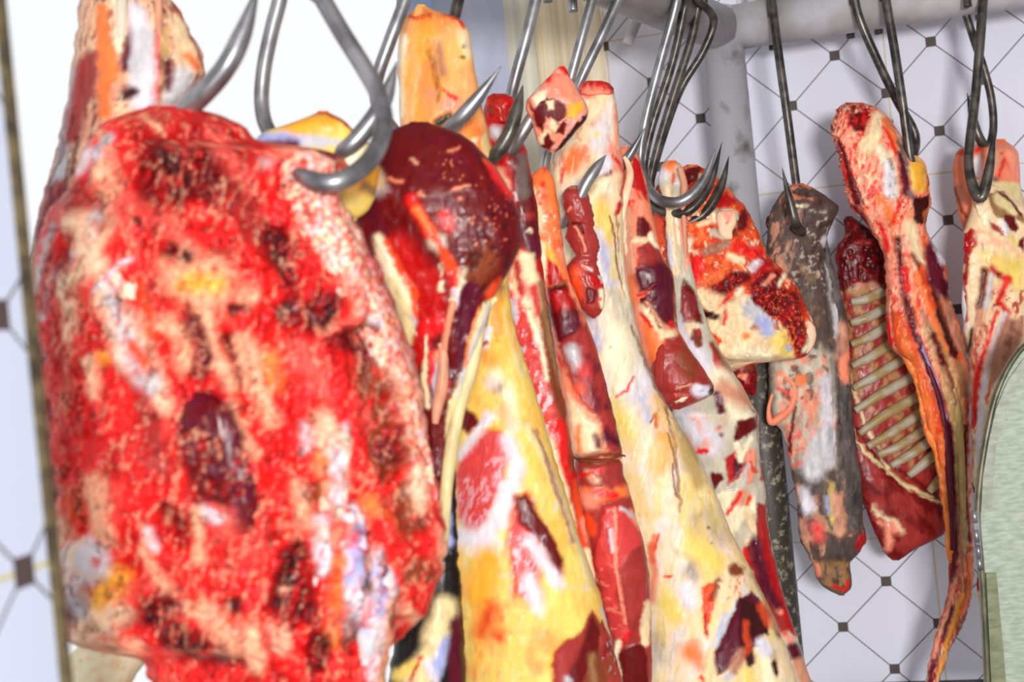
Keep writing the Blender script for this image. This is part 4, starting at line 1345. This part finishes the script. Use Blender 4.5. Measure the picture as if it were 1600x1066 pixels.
# 13 pale shank through the bunch of hooks
o = cut('pale_shank', '250:1042,1058 256:1034,1064 266:1030,1067 285:1028,1068 300:1033,1068 318:1039,1070 350:1040,1071 400:1043,1077 440:1052,1086 480:1056,1097 520:1060,1112 545:1062,1124 560:1064,1132 600:1062,1158 625:1055,1172 640:1052,1180 650:1050,1186 700:1080,1187 730:1093,1190 766:1107,1196 817:1131,1200 879:1152,1212 940:1180,1227 1020:1203,1254 1066:1210,1267 1130:1216,1282 1200:1230,1275',
  2.12, .16, '''
@1000,200,3.553
S o 1 30 26 180,190 160,220
S O 0 10 12 190,260 180,300
S w 1 30 26 120,260
S w 3 20 14 220,300
S f 3 24,26 18 150,340 170,560 200,800
S x 2 10 10 200,400 220,640
S p -1 5 6 210,430 230,620 260,780
S w 1 16 14 160,620 180,760
S p 0 8 8 240,560 270,760
G m 2 14 245,840 300,900 330,1010 350,1080 240,1080 225,980
@1000,466,3.553
G q 2 14 240,-60 310,0 310,90 290,130 260,140 225,80 230,0
M v 0 8 16 0 .1 .4 .6 240,-60 310,0 310,90 230,80
S w 1 34,50 40 220,160 320,300 400,420
S f 2 36 30 290,170
G n 1 10 290,170 330,170 345,220 340,270 310,280 285,230
S q 0 20 16 320,190
G a 1 12 385,240 440,300 500,420 520,440 420,400
S n 0 16 14 400,260 500,400
S x 2 60,60 50 440,440 520,560 560,640
S i 2 50,50 40 460,500 580,560
S v 0 24 14 430,540 450,620
S l 2 60,60 50 240,640 300,740
S w 1 60,80 50 300,700 380,800
M p 0 12 16 0 .35 .3 .6 180,640 480,640 440,900 300,900
S R 0 16 12 330,850 370,850
S P 0 12 12 440,720
S v -1 12 12 450,760
G m -3 10 540,680 640,660 655,720 560,790 520,810
G m -1 8 610,600 655,640 655,800 640,640
G r -3 10 470,900 520,850 600,830 600,900 540,1000 490,1040 480,960
G v -1 8 520,900 590,850 580,920 520,1010
S x 3 14,20 12 620,780 560,900 540,820
S p 3 26,30 14 620,860 600,1000
S O 0 12 10 610,920 640,960
S l 1 10 8 600,930 570,1040
G m -3 10 400,970 450,970 460,1010 410,1066 390,1000
S q 0 14 12 680,900 680,1000
@1000,766,3.553
G x 2 14 420,20 560,0 640,40 650,120 560,180 520,260 470,170
S i 0 30 26 560,60 580,20
S R -2 14,10 12 560,20 490,130
S O -1 14 10 610,40 600,80
S f 4 26,22 12 600,130 620,180 640,230
S f 4 26 12 600,290
G q 2 10 650,70 700,80 730,330 790,560 860,760 780,800 700,640 640,500 590,400 580,320 640,300
G r 0 14 690,90 700,260 760,480 840,720 880,820 820,780 730,560 670,360
S p 1 8,14 12 620,300 650,400 700,560 780,680
S R 0 12 12 580,330 600,400
S v 0 40,30 24 640,300 700,560 760,640
S p 1 22 16 830,830
S v 0 34 20 850,880 870,930
S i 2 40 20 880,970 920,1050
S P 0 16 16 800,800
''', base='e', mat='wet', step=2.0, warp=2.2, wl=11, rag=1, seed=121, lump=1.8, lumpwl=24, end=(9, 20), k=.8)
ps = thing(o, 'pale pink shank with a thin tendon top looped over the foremost bunched hook', 'meat', GR)
tb = [(*W(x, y, 2.10+dd), r) for x, y, dd, r in ((1062, 262, 0, .006), (1069, 290, .0, .007), (1067, 318, .0, .0055), (1069, 350, .0, .0045), (1071, 400, .01, .004), (1078, 450, .02, .003))]
child(tube('tendon', tb, MAT['fat'], 10, 6), ps)
tv = ps.children[0].data
a_ = tv.color_attributes.new('paint', 'FLOAT_COLOR', 'POINT'); a_.data.foreach_set('color', np.tile(np.r_[PL['i'], 1], (len(tv.vertices), 1)).astype(np.float32).ravel())

# 14 orange-red joint with bones
o = cut('vertebra_joint', '257:1070,1092 263:1060,1100 275:1040,1118 288:1030,1130 300:1022,1142 320:1017,1162 345:1017,1177 370:1019,1188 400:1022,1200 420:1025,1222 445:1030,1243 465:1036,1254 490:1046,1266 510:1055,1274 530:1068,1274 548:1080,1266 556:1090,1258 562:1112,1248 568:1128,1176 574:1136,1160 580:1142,1150',
  2.20, .12, '''
L r 7 15 .6
M o 2 8 11 0 .15 .3 .7
M x 2 6 8 20 .4 .2 .7
@1000,200,3.553
M r 0 8 12 0 .2 .3 .7 50,300 160,400 140,800 60,700
S O 0 60 50 80,440 120,560
G m -4 10 240,230 340,205 320,280 260,330 235,290
S O 2 18,22 12 440,360 560,420 600,520 520,620 400,680
G r -3 14 400,440 470,350 540,400 500,440 430,470
S x 5 40 20 430,490 500,500
S p 0 26 18 450,490
S x 3 26 16 470,540
G n -4 10 500,530 540,560 550,600 500,600 480,560
S v -3 12,16 10 400,560 480,610
S m -3 30 16 560,540 570,480
S f 2 12 10 340,530 380,520
S e 3 20,16 12 410,580 480,620
G g -3 10 590,620 660,680 680,700 620,680
S z 3 24,30 14 360,690 440,660 480,640
S x 3 16 12 280,620 260,680
S R 1 40 30 320,740 300,820
S R 0 30 26 540,660 660,700
S f 3 20,24 14 500,710 560,740
S w 4 30,26 10 630,780 660,750
S u -3 8 7 660,810 620,860 720,740
G m -3 14 390,880 520,800 600,800 620,850 540,880 470,940 400,900
M r 2 4 5 0 .3 .2 .7 390,880 520,800 620,850 470,940
S f 3 50,60 30 330,940 440,990
S R -1 10 10 440,1000 500,920
S x 3 18 14 520,980 560,900
S r 0 40 30 700,760 640,880
G m -3 14 680,800 780,780 800,900 880,900 900,1060 780,1060 620,960 610,880
M r 2 4 5 0 .2 .2 .8 680,740 780,780 800,900 900,900 960,1060 780,1080 610,960
S g -1 20 14 690,870
S x 3 8,10 8 800,810 770,880
S p 2 10 8 690,870 740,820
@1000,466,3.553
G f 3 16 350,110 520,0 600,-20 780,120 860,340 620,360 500,400 440,290 380,180
S y 1 50 40 760,200 800,280
S l 1 60 40 620,60 700,140
S b 0 30 30 700,180 680,130
S z 0 20 20 640,160
S o 4 24 14 590,210
S x 1 30 30 560,300 700,320
S f 4 40,44 20 520,60 460,240
S R -1 10 10 480,80 470,140
S O 1 14,16 12 390,200 440,230 430,270
G d -3 10 345,60 440,90 430,120 350,110
G m 1 12 610,0 700,90 760,120 830,200 870,330 920,320 960,260 900,120 880,0 800,-60 680,-60
M r 3 4 6 0 .1 .2 .8 600,-60 880,-60 960,100 960,300 860,330 700,90
M o 3 3 5 0 .45 .15 .6 600,-60 880,-60 960,100 960,300 860,330 700,90
S x 4 24,22,12 12 950,120 950,220 910,290
S R 1 8,8 7 920,100 980,180 960,270
S b 0 16 12 820,280
S R 0 10 10 900,330 860,330
''', base='O', mat='red', step=1.8, warp=2.5, wl=9, rag=2, ragwl=9, seed=131, lump=2.2, lumpwl=14, k=.5, end=(10, 8), nz=.2)
vj = thing(o, 'orange-red joint of meat with sawn bone, hanging right behind the bunch of hooks', 'meat', GR)
o = cut('dark_tissue', '562:1142,1178 585:1146,1183 600:1152,1183 612:1164,1182 619:1172,1180', 2.22, .03, '''
@1000,466,3.553
S n 0 26 16 560,380 600,380
S p 1 12 8 560,430 590,450
M r 1 3 4 0 .2 .2 .8
''', base='m', mat='wet', step=2, rag=1.5, seed=135, lump=2, end=(5, 5)); child(o, vj)
flat('sawn_bone', vj, '327:1126,1142 332:1120,1150 342:1118,1152 352:1120,1150 362:1122,1144 374:1128,1146', 2.142, .03, 'J', 'S p 0 6 6 1134,338\nS P 0 3 3 1136,346', mat='fat', step=1.4, rag=.6, lump=.6, end=(5, 5), seed=133)
flat('sawn_bone', vj, '500:1254,1266 510:1252,1274 525:1253,1276 540:1253,1272 552:1250,1264', 2.175, .03, 'J', 'S R 0 3 3 1256,505 1254,545', mat='fat', step=1.4, rag=1, lump=.8, end=(5, 5), seed=134)

# 15 grey hide strip
o = cut('hide_strip', '286:1241,1257 293:1229,1270 302:1221,1284 312:1213,1298 322:1207,1311 332:1204,1308 345:1201,1302 368:1198,1293 400:1196,1291 440:1197,1308 470:1198,1316 502:1199,1322 555:1200,1327 592:1202,1329 620:1200,1330 646:1198,1331 660:1204,1332 672:1222,1332 700:1230,1335 714:1232,1338 741:1237,1344 778:1245,1348 816:1247,1349 838:1249,1353 848:1251,1353 865:1261,1342 880:1269,1328 900:1274,1330 915:1284,1331 925:1298,1326 931:1312,1320',
  2.30, .07, '''
@1100,260,5.33
M i 0 8 20 -20 .22 .2 .75 500,100 780,120 820,500 700,900 500,900
M z 0 5 16 -10 .35 .2 .7 500,100 780,120 760,500 700,900 500,900
M s 0 24 5 -12 .3 .2 .8 700,120 900,180 900,320 740,330
S o 0 10 8 730,155 800,145 880,180
S x 0 14 10 760,330 850,330
M e 0 6 6 0 .42 .15 .7 700,300 1066,400 1066,1066 700,1066
M d 0 8 14 0 .2 .4 .6 760,200 1066,260 1066,1066 760,1066
S G -5 20 14 760,470
@1200,330,2.665
S l 3 16,22,22,16 10 240,120 280,340 300,500 320,620
S g 0 10 8 262,200 275,380
S G -3 5,5 5 228,160 250,400 270,640 275,1000
S s 2 20 10 310,640 320,690
S z 2 24 14 310,520 300,600
M u 0 9 14 0 .45 .2 .5 20,200 260,200 270,620 30,620
G e 2 34 20,620 120,600 215,560 262,600 285,900 280,1066 80,1066 30,880
M z 0 12 20 0 .1 .4 .6 20,600 240,580 285,900 280,1066 80,1066
M s 1 9 14 10 .2 .3 .8 20,640 240,600 285,900 280,1066 80,1066
M G 0 7 9 0 .3 .2 .8 20,500 240,500 280,800 80,800
S o 1 24,16 14 140,700 140,720
S p 1 14 10 150,620
S w 2 22,26 20 240,700 255,1040
M P 0 7 9 0 .25 .25 .8 70,830 200,830 220,1066 70,1066
G G 2 12 290,690 350,730 360,1066 300,1066 285,900
M m 0 9 20 0 .3 .3 .7 290,690 350,730 360,1066 300,1066 285,900
S m -3 6,8 6 75,740 110,820 90,1000
S v -2 12 10 70,760
S R 1 8,10 8 10,870 50,860 90,820
S P 1 8 8 40,740 90,760
@1200,666,2.665
G g 1 20 290,0 370,0 400,240 380,420 340,440 330,300 290,200
M G 0 10 20 0 .1 .3 .8 290,0 370,0 410,300 390,460 330,440 290,200
M z 1 6 10 0 .3 .2 .8 290,200 400,240 400,500 300,480
S l 2 40,50 30 220,60 190,180
M i 0 12 20 0 .1 .3 .7 110,240 240,240 280,620 200,640 130,480
S w 1 20,26 18 150,270 170,340
S P 0 26 22 200,420 210,460
S R 0 12 14 205,430
G t 0 10 240,220 280,240 285,440 260,440 235,360
S G 0 6 6 245,240 240,380 270,430
S b 2 8 7 245,300 250,360
S y 1 10 7 270,390
S i 2 20,24 14 290,300 300,440
S m 1 14,10 9 400,300 408,302
S r 2 24,20 12 395,470 380,500
G u 0 16 200,560 340,560 340,640 320,700 260,680 210,640
M G 0 6 9 0 .1 .3 .8 200,520 340,480 350,640 320,700 210,640
S s 1 10,8 7 200,580 210,620
S R 1 8 6 270,670 320,685 335,650
''', base='B', mat='dry', step=1.8, warp=2.5, wl=10, rag=1.2, ragwl=9, seed=141, lump=1.6, lumpwl=22, k=.7, end=(8, 10), nz=.3)
hs = thing(o, 'long mottled grey and brown hide strip hanging on a flat-pointed hook', 'meat', GR)
fl = [(*W(1203+a, b, 2.27), r) for a, b, r in ((22, 590, .004), (36, 600, .007), (38, 620, .008), (30, 640, .008), (16, 652, .009), (2, 660, .007), (-2, 640, .004), (4, 615, .003))]
t_ = tube('skin_fold', fl, MAT['wet'], 10, 6); child(t_, hs)
a_ = t_.data.color_attributes.new('paint', 'FLOAT_COLOR', 'POINT'); a_.data.foreach_set('color', np.tile(np.r_[PL['s'], 1], (len(t_.data.vertices), 1)).astype(np.float32).ravel())

flat('hide_edge', hs, '374:1289,1293 400:1288,1298 440:1292,1308 500:1300,1324 520:1302,1326 560:1304,1328 600:1304,1330 640:1306,1332 700:1308,1338 740:1308,1345 780:1308,1348 820:1308,1346 840:1312,1336', 2.283, .03, 'G', '''
M g 0 8 30 0 .1 .4 .7
S i 0 9 8 1318,510 1320,540
S s 1 8 6 1322,556 1318,572 1322,592
S z 1 10 6 1316,535
M k 0 8 20 0 .3 .3 .5 1300,600 1340,600 1350,840 1300,840''', mat='dry', step=1.8, rag=.8, lump=1, lumpwl=20, seed=146)
strand('fluke', hs, [(1204,362),(1200,352),(1199,344),(1201,337)], 2.30, [.002, .004, .003, .001], 'd')

# 16 rib rack
o = cut('rib_rack', '338:1320,1332 348:1318,1345 358:1321,1360 372:1318,1385 380:1309,1390 400:1304,1396 420:1310,1402 430:1308,1408 450:1312,1414 480:1318,1420 520:1324,1436 560:1327,1450 620:1329,1465 680:1331,1474 740:1340,1482 790:1350,1485 808:1356,1484 822:1362,1482 836:1368,1474 846:1373,1456 858:1378,1430 866:1383,1418 872:1390,1408 876:1398,1405',
  2.36, .05, '''
M q 1 6 20 -20 .2 .3 .5
@1200,330,2.665
M d 0 10 14 0 .1 .4 .8 280,0 480,0 480,320 290,320
G m 2 20 280,40 330,0 400,0 480,100 490,300 420,330 300,330
M d -3 8 12 0 .2 .3 .8 280,0 500,0 490,330 290,330
M q 3 7 10 0 .35 .2 .7 280,60 460,60 460,300 290,300
M k -2 5 9 0 .5 .2 .6 280,0 500,0 490,330 290,330
S p 0 10 8 380,310 460,320
S z 1 14 12 340,330 440,310
M t 0 8 12 0 .1 .4 .6 300,330 480,300 640,700 740,1066 520,1066 340,760
S f 1 6,8 6 300,340 340,700 400,880 500,1066
@1200,666,2.665
G q 2 14 360,90 500,200 640,260 730,300 740,480 600,500 540,560 480,520 430,360
M m 0 12 20 40 .1 .4 .7 360,90 500,200 640,260 730,300 740,480 600,500 540,560 480,520 430,360
S c 1 7,9 6 360,60 500,190 560,240 640,280 720,320
S m 0 8 8 380,20 500,150 700,290
S f 0 10 10 440,340 560,440
S s 1 26,14 20 500,430 500,510
S p 0 8 8 460,400 540,440
''', base='q', mat='wet', step=2.0, warp=2, wl=12, rag=1.6, ragwl=7, seed=151, lump=1.4, lumpwl=20, k=.5, end=(8, 8))
rb = thing(o, 'dark red rib rack between the grey hide strip and the long neck cut', 'meat', GR)
RIBS = [((1330,472),(1352,468),(1378,456)), ((1329,505),(1354,497),(1382,482)), ((1330,538),(1358,527),(1392,506)), ((1331,572),(1362,557),(1398,532)),
        ((1333,607),(1368,588),(1412,560)), ((1336,642),(1375,617),(1428,588)), ((1342,678),(1384,648),(1438,618)), ((1356,698),(1396,674),(1446,640)),
        ((1372,712),(1410,694),(1456,664)), ((1392,728),(1426,708),(1462,682)), ((1420,744),(1446,722),(1470,702)), ((1452,768),(1466,752),(1480,738))]
for i, rp_ in enumerate(RIBS):
    P = [(*W(x, y, 2.334-.006*math.sin(j*1.57)), r) for j, ((x, y), r) in enumerate(zip(rp_, (.0075, .0105, .0115)))]
    t_ = tube('rib', P, MAT['fat'], 12, 8); me = t_.data; co = np.empty(len(me.vertices)*3); me.vertices.foreach_get('co', co); co = co.reshape(-1, 3)
    nn = fbm(co[:, 0]*60, co[:, 1]*60, co[:, 2]*60, i); w_ = ss(.5+nn*1.2)[:, None]
    cc = (PL['e']*(1-w_)+PL['t']*w_*.9)*.8; a_ = me.color_attributes.new('paint', 'FLOAT_COLOR', 'POINT'); a_.data.foreach_set('color', np.hstack([cc, np.ones((len(cc), 1))]).astype(np.float32).ravel())
    child(t_, rb)

flat('flank', rb, '664:1332,1338 680:1333,1348 700:1334,1362 720:1337,1378 740:1340,1392 756:1343,1410 770:1346,1430 784:1350,1480 800:1354,1482 822:1362,1480 836:1368,1474 846:1373,1456 858:1378,1430 866:1383,1418 876:1392,1406', 2.343, .04, 'q', '''
@1200,666,2.665
M m 0 12 26 40 0 .4 .8
S c 1 7,9 6 360,60 500,190 560,240 640,280 720,320
S f 0 8 12 440,340 560,440
S p 1 22,12 20 500,430 500,510
S p 0 8 10 460,400 540,440
S m 0 10 10 380,20 500,150 700,290''', step=2, rag=1, lump=1.4, lumpwl=24, k=.5, end=(5, 6), seed=155)

# 17 long neck cut
o = cut('long_neck_cut', '160:1316,1352 165:1312,1366 172:1309,1378 184:1303,1390 200:1300,1400 214:1298,1408 230:1306,1418 244:1312,1428 256:1312,1446 270:1316,1449 300:1322,1454 318:1326,1455 326:1336,1452 345:1350,1447 360:1360,1447 380:1374,1458 398:1380,1472 416:1382,1480 461:1385,1483 480:1384,1490 510:1384,1500 540:1390,1511 552:1400,1512 565:1418,1513 593:1432,1515 623:1436,1516 660:1440,1516 694:1455,1517 728:1464,1518 778:1470,1519 835:1478,1520 876:1482,1521 899:1483,1521 929:1480,1519 950:1475,1514 970:1468,1508 1004:1458,1490 1030:1452,1480 1066:1446,1468 1120:1440,1455',
  2.27, .10, '''
@1290,150,5.33
M p 1 6 14 -12 .1 .3 .7
M f 2 5 14 -12 .35 .25 .7
M R 0 4 9 -15 .25 .15 .85
G m -3 14 150,60 330,60 380,110 370,160 330,280 240,300 190,230 200,140
M R 0 6 6 0 .2 .2 .7 150,60 380,60 370,160 330,300 200,240
S O 1 20 16 160,90 190,110
S f 3 50,70 30 430,180 420,300 350,420
S o 2 30,26 20 500,200 560,340 580,430
S R 0 14,16 14 480,260 540,360 580,480
S x 3 40,60 34 460,440 540,640 550,800
S w 2 40,50 40 520,580 540,800
M g 0 5 8 0 .35 .2 .6 500,500 600,500 600,860 500,860
S v -2 26,34,40 22 620,480 650,600 680,800
S g 0 16 16 600,380 660,480 700,640
S y 3 60,60 20 760,600 780,740
S Y 2 50,40 26 760,580 790,760
S g 0 20 20 700,800 760,900
G d -1 8 740,860 870,820 850,960 840,1066 740,1066 730,960
S m -2 20,26,30 14 90,360 160,500 200,700 260,880
S G -3 7 7 220,660 300,900
S R 1 14,10 10 120,480 180,760
S o 1 40 30 460,860 560,1040
S R 0 16 16 620,880 560,1060
S m 0 60 40 240,960 300,1066
@1200,330,2.665
M o 0 7 40 -12 .1 .4 .6 480,0 700,0 840,600 640,600
S p 1 14,20 12 470,20 510,180 500,300
S R 0 12 12 470,60 500,160
S m -2 16,22 14 540,120 570,360 600,460
S R 0 14 12 570,240 580,330
S f 2 26,20 18 590,60 640,260 700,360
S n -2 10,14,16 10 600,180 700,340 760,540 800,640
S d -2 12,16 12 690,340 720,460 780,600
S m -2 16 12 640,240 660,300
S o 2 14,14 10 620,260 680,420 740,600
S O 1 12 10 640,240 690,400
S z 0 14 12 740,300 760,460 820,600
S v -1 40,36 20 690,160 700,280 740,330
S w 1 14 12 690,120 730,210
G O 5 12 520,400 560,440 600,520 640,640 700,780 740,940 760,1066 710,1066 680,960 640,800 600,680 550,600 520,500
G o 2 26 540,440 600,560 680,780 720,1000 700,1000 640,800 560,580
S v -2 12,16,14 8 600,480 660,620 720,780 750,940 760,1066
S b 0 4 4 640,560 700,700 740,860
S t 2 20,30,30 16 660,480 740,640 790,860 800,1066
S z 2 10,12 8 640,420 720,600 780,800
S n -2 7,8 7 740,640 780,760 820,960
S O 0 8,8 7 800,600 830,800 830,1000
S u 0 20 16 800,640 820,760
S m -1 14 12 690,520 730,630
G R 2 8 475,440 500,430 525,560 510,600 490,580
@1200,666,2.665
G O 3 10 700,0 740,0 760,300 780,620 740,780 750,560 720,300
S o 1 14,16 10 725,40 745,300 765,560
S v -2 16,16,12 8 755,0 765,240 780,500 770,640
S t 2 22,20,14 12 800,0 800,200 820,500
S m -2 7,8 6 820,0 820,260 840,480
S z 1 10 8 790,340 810,600
S o 1 12,12 10 840,560 830,700 780,840
M n 0 3 30 8 .15 .3 .7 740,500 870,500 850,760 740,1100 640,1100 700,840
S v -1 12,14 10 770,760 700,940 670,1066
S Y 1 7,6 6 810,700 760,860 710,1040
S p 1 8 8 720,860 690,960
S n 0 10 9 830,780 760,960 720,1066
S i 0 7 6 780,640 740,800 700,900
''', base='p', mat='wet', step=1.8, warp=2, wl=10, rag=1.8, ragwl=8, seed=161, lump=1.6, lumpwl=16, k=.7, end=(7, 20), nz=.22)
nk = thing(o, 'long stringy neck cut with orange fat down its length, narrowing to a tail', 'meat', GR)

flat('fat_strip', nk, '478:1394,1402 490:1394,1408 510:1394,1418 530:1398,1426 550:1404,1432 570:1414,1438 590:1426,1444 620:1434,1452 650:1438,1460 680:1446,1468 710:1458,1476 740:1466,1482 780:1471,1487 820:1476,1490 860:1479,1490 880:1482,1488', 2.252, .05, 'H', 'M O 0 8 18 -10 .2 .3 .6\nM o 1 5 12 -10 .1 .3 .6\nM h 0 4 9 0 .4 .2 .6', step=1.8, rag=1.6, lump=2.6, lumpwl=12, seed=165)
strand('sinew', nk, [(1428,500),(1440,540),(1452,580),(1466,620),(1474,660),(1480,710),(1484,760),(1488,810),(1488,860)], [2.236, 2.24], [.003, .006, .007, .007, .006, .004], 'v')
strand('sinew', nk, [(1448,470),(1462,520),(1476,570),(1490,620),(1498,680),(1502,740),(1504,800)], [2.238, 2.242], [.003, .007, .009, .009, .006], 't')
flat('fat_knob', nk, '243:1422,1432 248:1420,1440 256:1421,1446 270:1424,1449 285:1428,1451 300:1432,1453 312:1436,1450', 2.262, .05, 'h', 'M Y 0 8 10 0 .1 .4 .8\nM y 0 6 8 0 .4 .3 .6', mat='fat', step=1.8, rag=.8, lump=1, end=(5, 6), seed=166)

flat('ragged_end', nk, '160:1316,1330 165:1312,1362 172:1308,1372 184:1302,1374 198:1301,1370 210:1298,1366 226:1306,1358 244:1312,1350 262:1314,1340 290:1320,1338 320:1328,1342 345:1346,1356', 2.262, .055, 'q', '''
M p 2 6 9 0 .1 .3 .8
M m -3 5 7 0 .15 .2 .9
G m -3 8 1332,172 1360,170 1358,205 1335,212
M f 2 4 6 0 .4 .2 .6
M R 1 4 6 0 .4 .2 .6''', step=1.5, rag=4.5, ragwl=5, lump=3.5, lumpwl=8, k=.7, end=(3, 5), seed=167)

# 18 far right cut
o = cut('far_right_shank', '217:1560,1570 222:1540,1580 230:1500,1588 240:1492,1592 262:1489,1593 300:1491,1597 330:1496,1605 350:1503,1612 400:1512,1620 470:1520,1622 540:1530,1620', 2.30, .08, '''
@1480,200,5.33
S O 0 30 20 80,190 140,200
S w 2 30,40 26 250,260 250,380
S R 0 14 14 240,200 300,150
S i 1 40 30 380,160 420,300
S o 1 26 20 440,110 490,120
S R 0 14 14 430,400 480,260 560,400
S p 1 36 30 530,220 560,380
S v 0 8 8 460,220
S z 1 40 30 90,500 110,600
S n 0 14 14 60,500 120,680 160,740
S g -1 26 20 400,430
G c 1 12 340,440 640,460 640,760 400,740
S m -1 12,16 10 440,540 560,640 620,740
''', base='s', mat='wet', step=2.2, warp=2, wl=10, rag=1, seed=171, lump=1.4, lumpwl=18, k=.7)
thing(o, 'brownish pink shank end at the right edge behind the pale fatty cut', 'meat', GR)
o = cut('fatty_cut', '279:1526,1536 284:1520,1542 292:1517,1560 305:1518,1580 320:1519,1600 345:1512,1620 362:1506,1630 390:1505,1630 430:1503,1630 460:1503,1630 485:1506,1632 500:1504,1632 520:1506,1630 545:1512,1620 580:1515,1602 620:1517,1588 650:1517,1570 700:1518,1556 740:1519,1545 760:1521,1536 775:1526,1532',
  2.24, .07, '''
@1480,200,5.33
S i 2 30 22 230,480 230,580
S p 1 20 16 250,640 280,660
S x 4 40,30 24 320,720 320,800
S x 2 30 24 420,480 560,520
G u 0 10 320,540 460,520 640,740 640,800 540,740 420,760 380,700
S c 1 40,40 24 420,580 560,700
S m -3 10,14 9 430,540 520,600 620,720
G m -3 10 480,720 560,740 600,830 560,870 500,820 470,760
G q -2 8 350,780 400,800 490,880 480,910 380,850
S w 1 20 14 450,780 500,880
S y 1 20 16 540,920 570,960
G m -2 10 600,940 640,900 640,1040 590,980
G r 1 10 135,900 190,840 270,880 250,980 190,1066 190,1140 130,1140
M w 1 3 8 0 .4 .15 .8 135,860 270,860 250,1000 190,1140 130,1140
S f 2 60,80 50 300,900 400,1000
S g 0 10 12 290,960 300,1030
@1200,330,2.665
G y 1 40 870,160 1066,200 1066,340 900,240
M p 0 14 10 0 .2 .4 .5 860,60 1066,160 1066,360 880,360
S l 2 14,16 10 810,280 820,480
S q -1 8,10 8 830,180 820,300
S r 0 5 5 820,280 830,460
S m -3 14,14 10 900,250 890,350 870,460
S l 2 10 8 935,260 905,400
S r 0 14 12 930,240 1000,290
S m -3 8 8 960,270
S x 2 18 14 880,480 850,560
S R 0 14 12 1000,280 960,380 1000,420
M r 0 5 7 0 .15 .25 .9 930,330 1066,330 1066,450 990,440 930,420
S i 2 20,26 16 890,420 860,640
S R 0 10,14,14 9 950,420 910,560 870,680 860,800 860,900
M r 0 5 12 15 .1 .3 .8 850,540 930,420 900,700 870,1066 850,1066
S w 3 12,14,12 8 990,430 940,560 900,720 880,900 870,1066
S R 0 5 5 1000,440 950,600 910,800
S z 0 40,60 30 1010,480 970,640
G z 0 16 1000,460 1066,440 1066,520 980,640 920,760 930,640
M v 0 8 14 20 .1 .4 .6 1010,450 1066,440 1066,520 980,640 930,740
S x 2 6 5 905,790 910,830
S k -3 10 10 850,500 830,600
@1200,666,2.665
M x 2 4 14 5 .1 .2 .8 850,0 930,0 900,300 850,320
''', base='f', mat='wet', step=2.0, warp=2, wl=10, rag=1.4, ragwl=9, seed=181, lump=1.6, lumpwl=18, k=.6, end=(7, 12))
fc = thing(o, 'pale fatty cut with red streaks at the far right above the metal door', 'meat', GR)
strand('tendon', fc, [(1584,470),(1572,486),(1562,510),(1550,545),(1540,590),(1533,640),(1530,690)], [2.21, 2.225], [.002, .006, .007, .007, .005], 'w')
strand('tendon', fc, [(1516,395),(1511,430),(1507,470),(1508,500)], 2.228, [.003, .006, .006, .004], 'l')
flat('loose_fat', fc, '281:1524,1534 290:1518,1538 300:1518,1536 312:1521,1534 325:1524,1544 338:1528,1548 350:1534,1548', 2.218, .03, 'x', 'M i 0 6 8 0 .2 .3 .6', mat='fat', step=1.6, rag=1, lump=1, lumpwl=9, end=(4, 4), k=.9, seed=184)

# small scrap seen below the hinge
o = cut('meat_scrap', '902:1527,1531 912:1526,1535 930:1527,1540 945:1530,1542 955:1534,1541', 2.3, .02, 'S r 0 6 4 1529,905 1530,915', base='f', mat='wet', step=1.6, rag=.5, seed=191, end=(4, 4))
thing(o, 'tiny pale scrap with a red tip seen just below the door hinge', 'meat', GR)
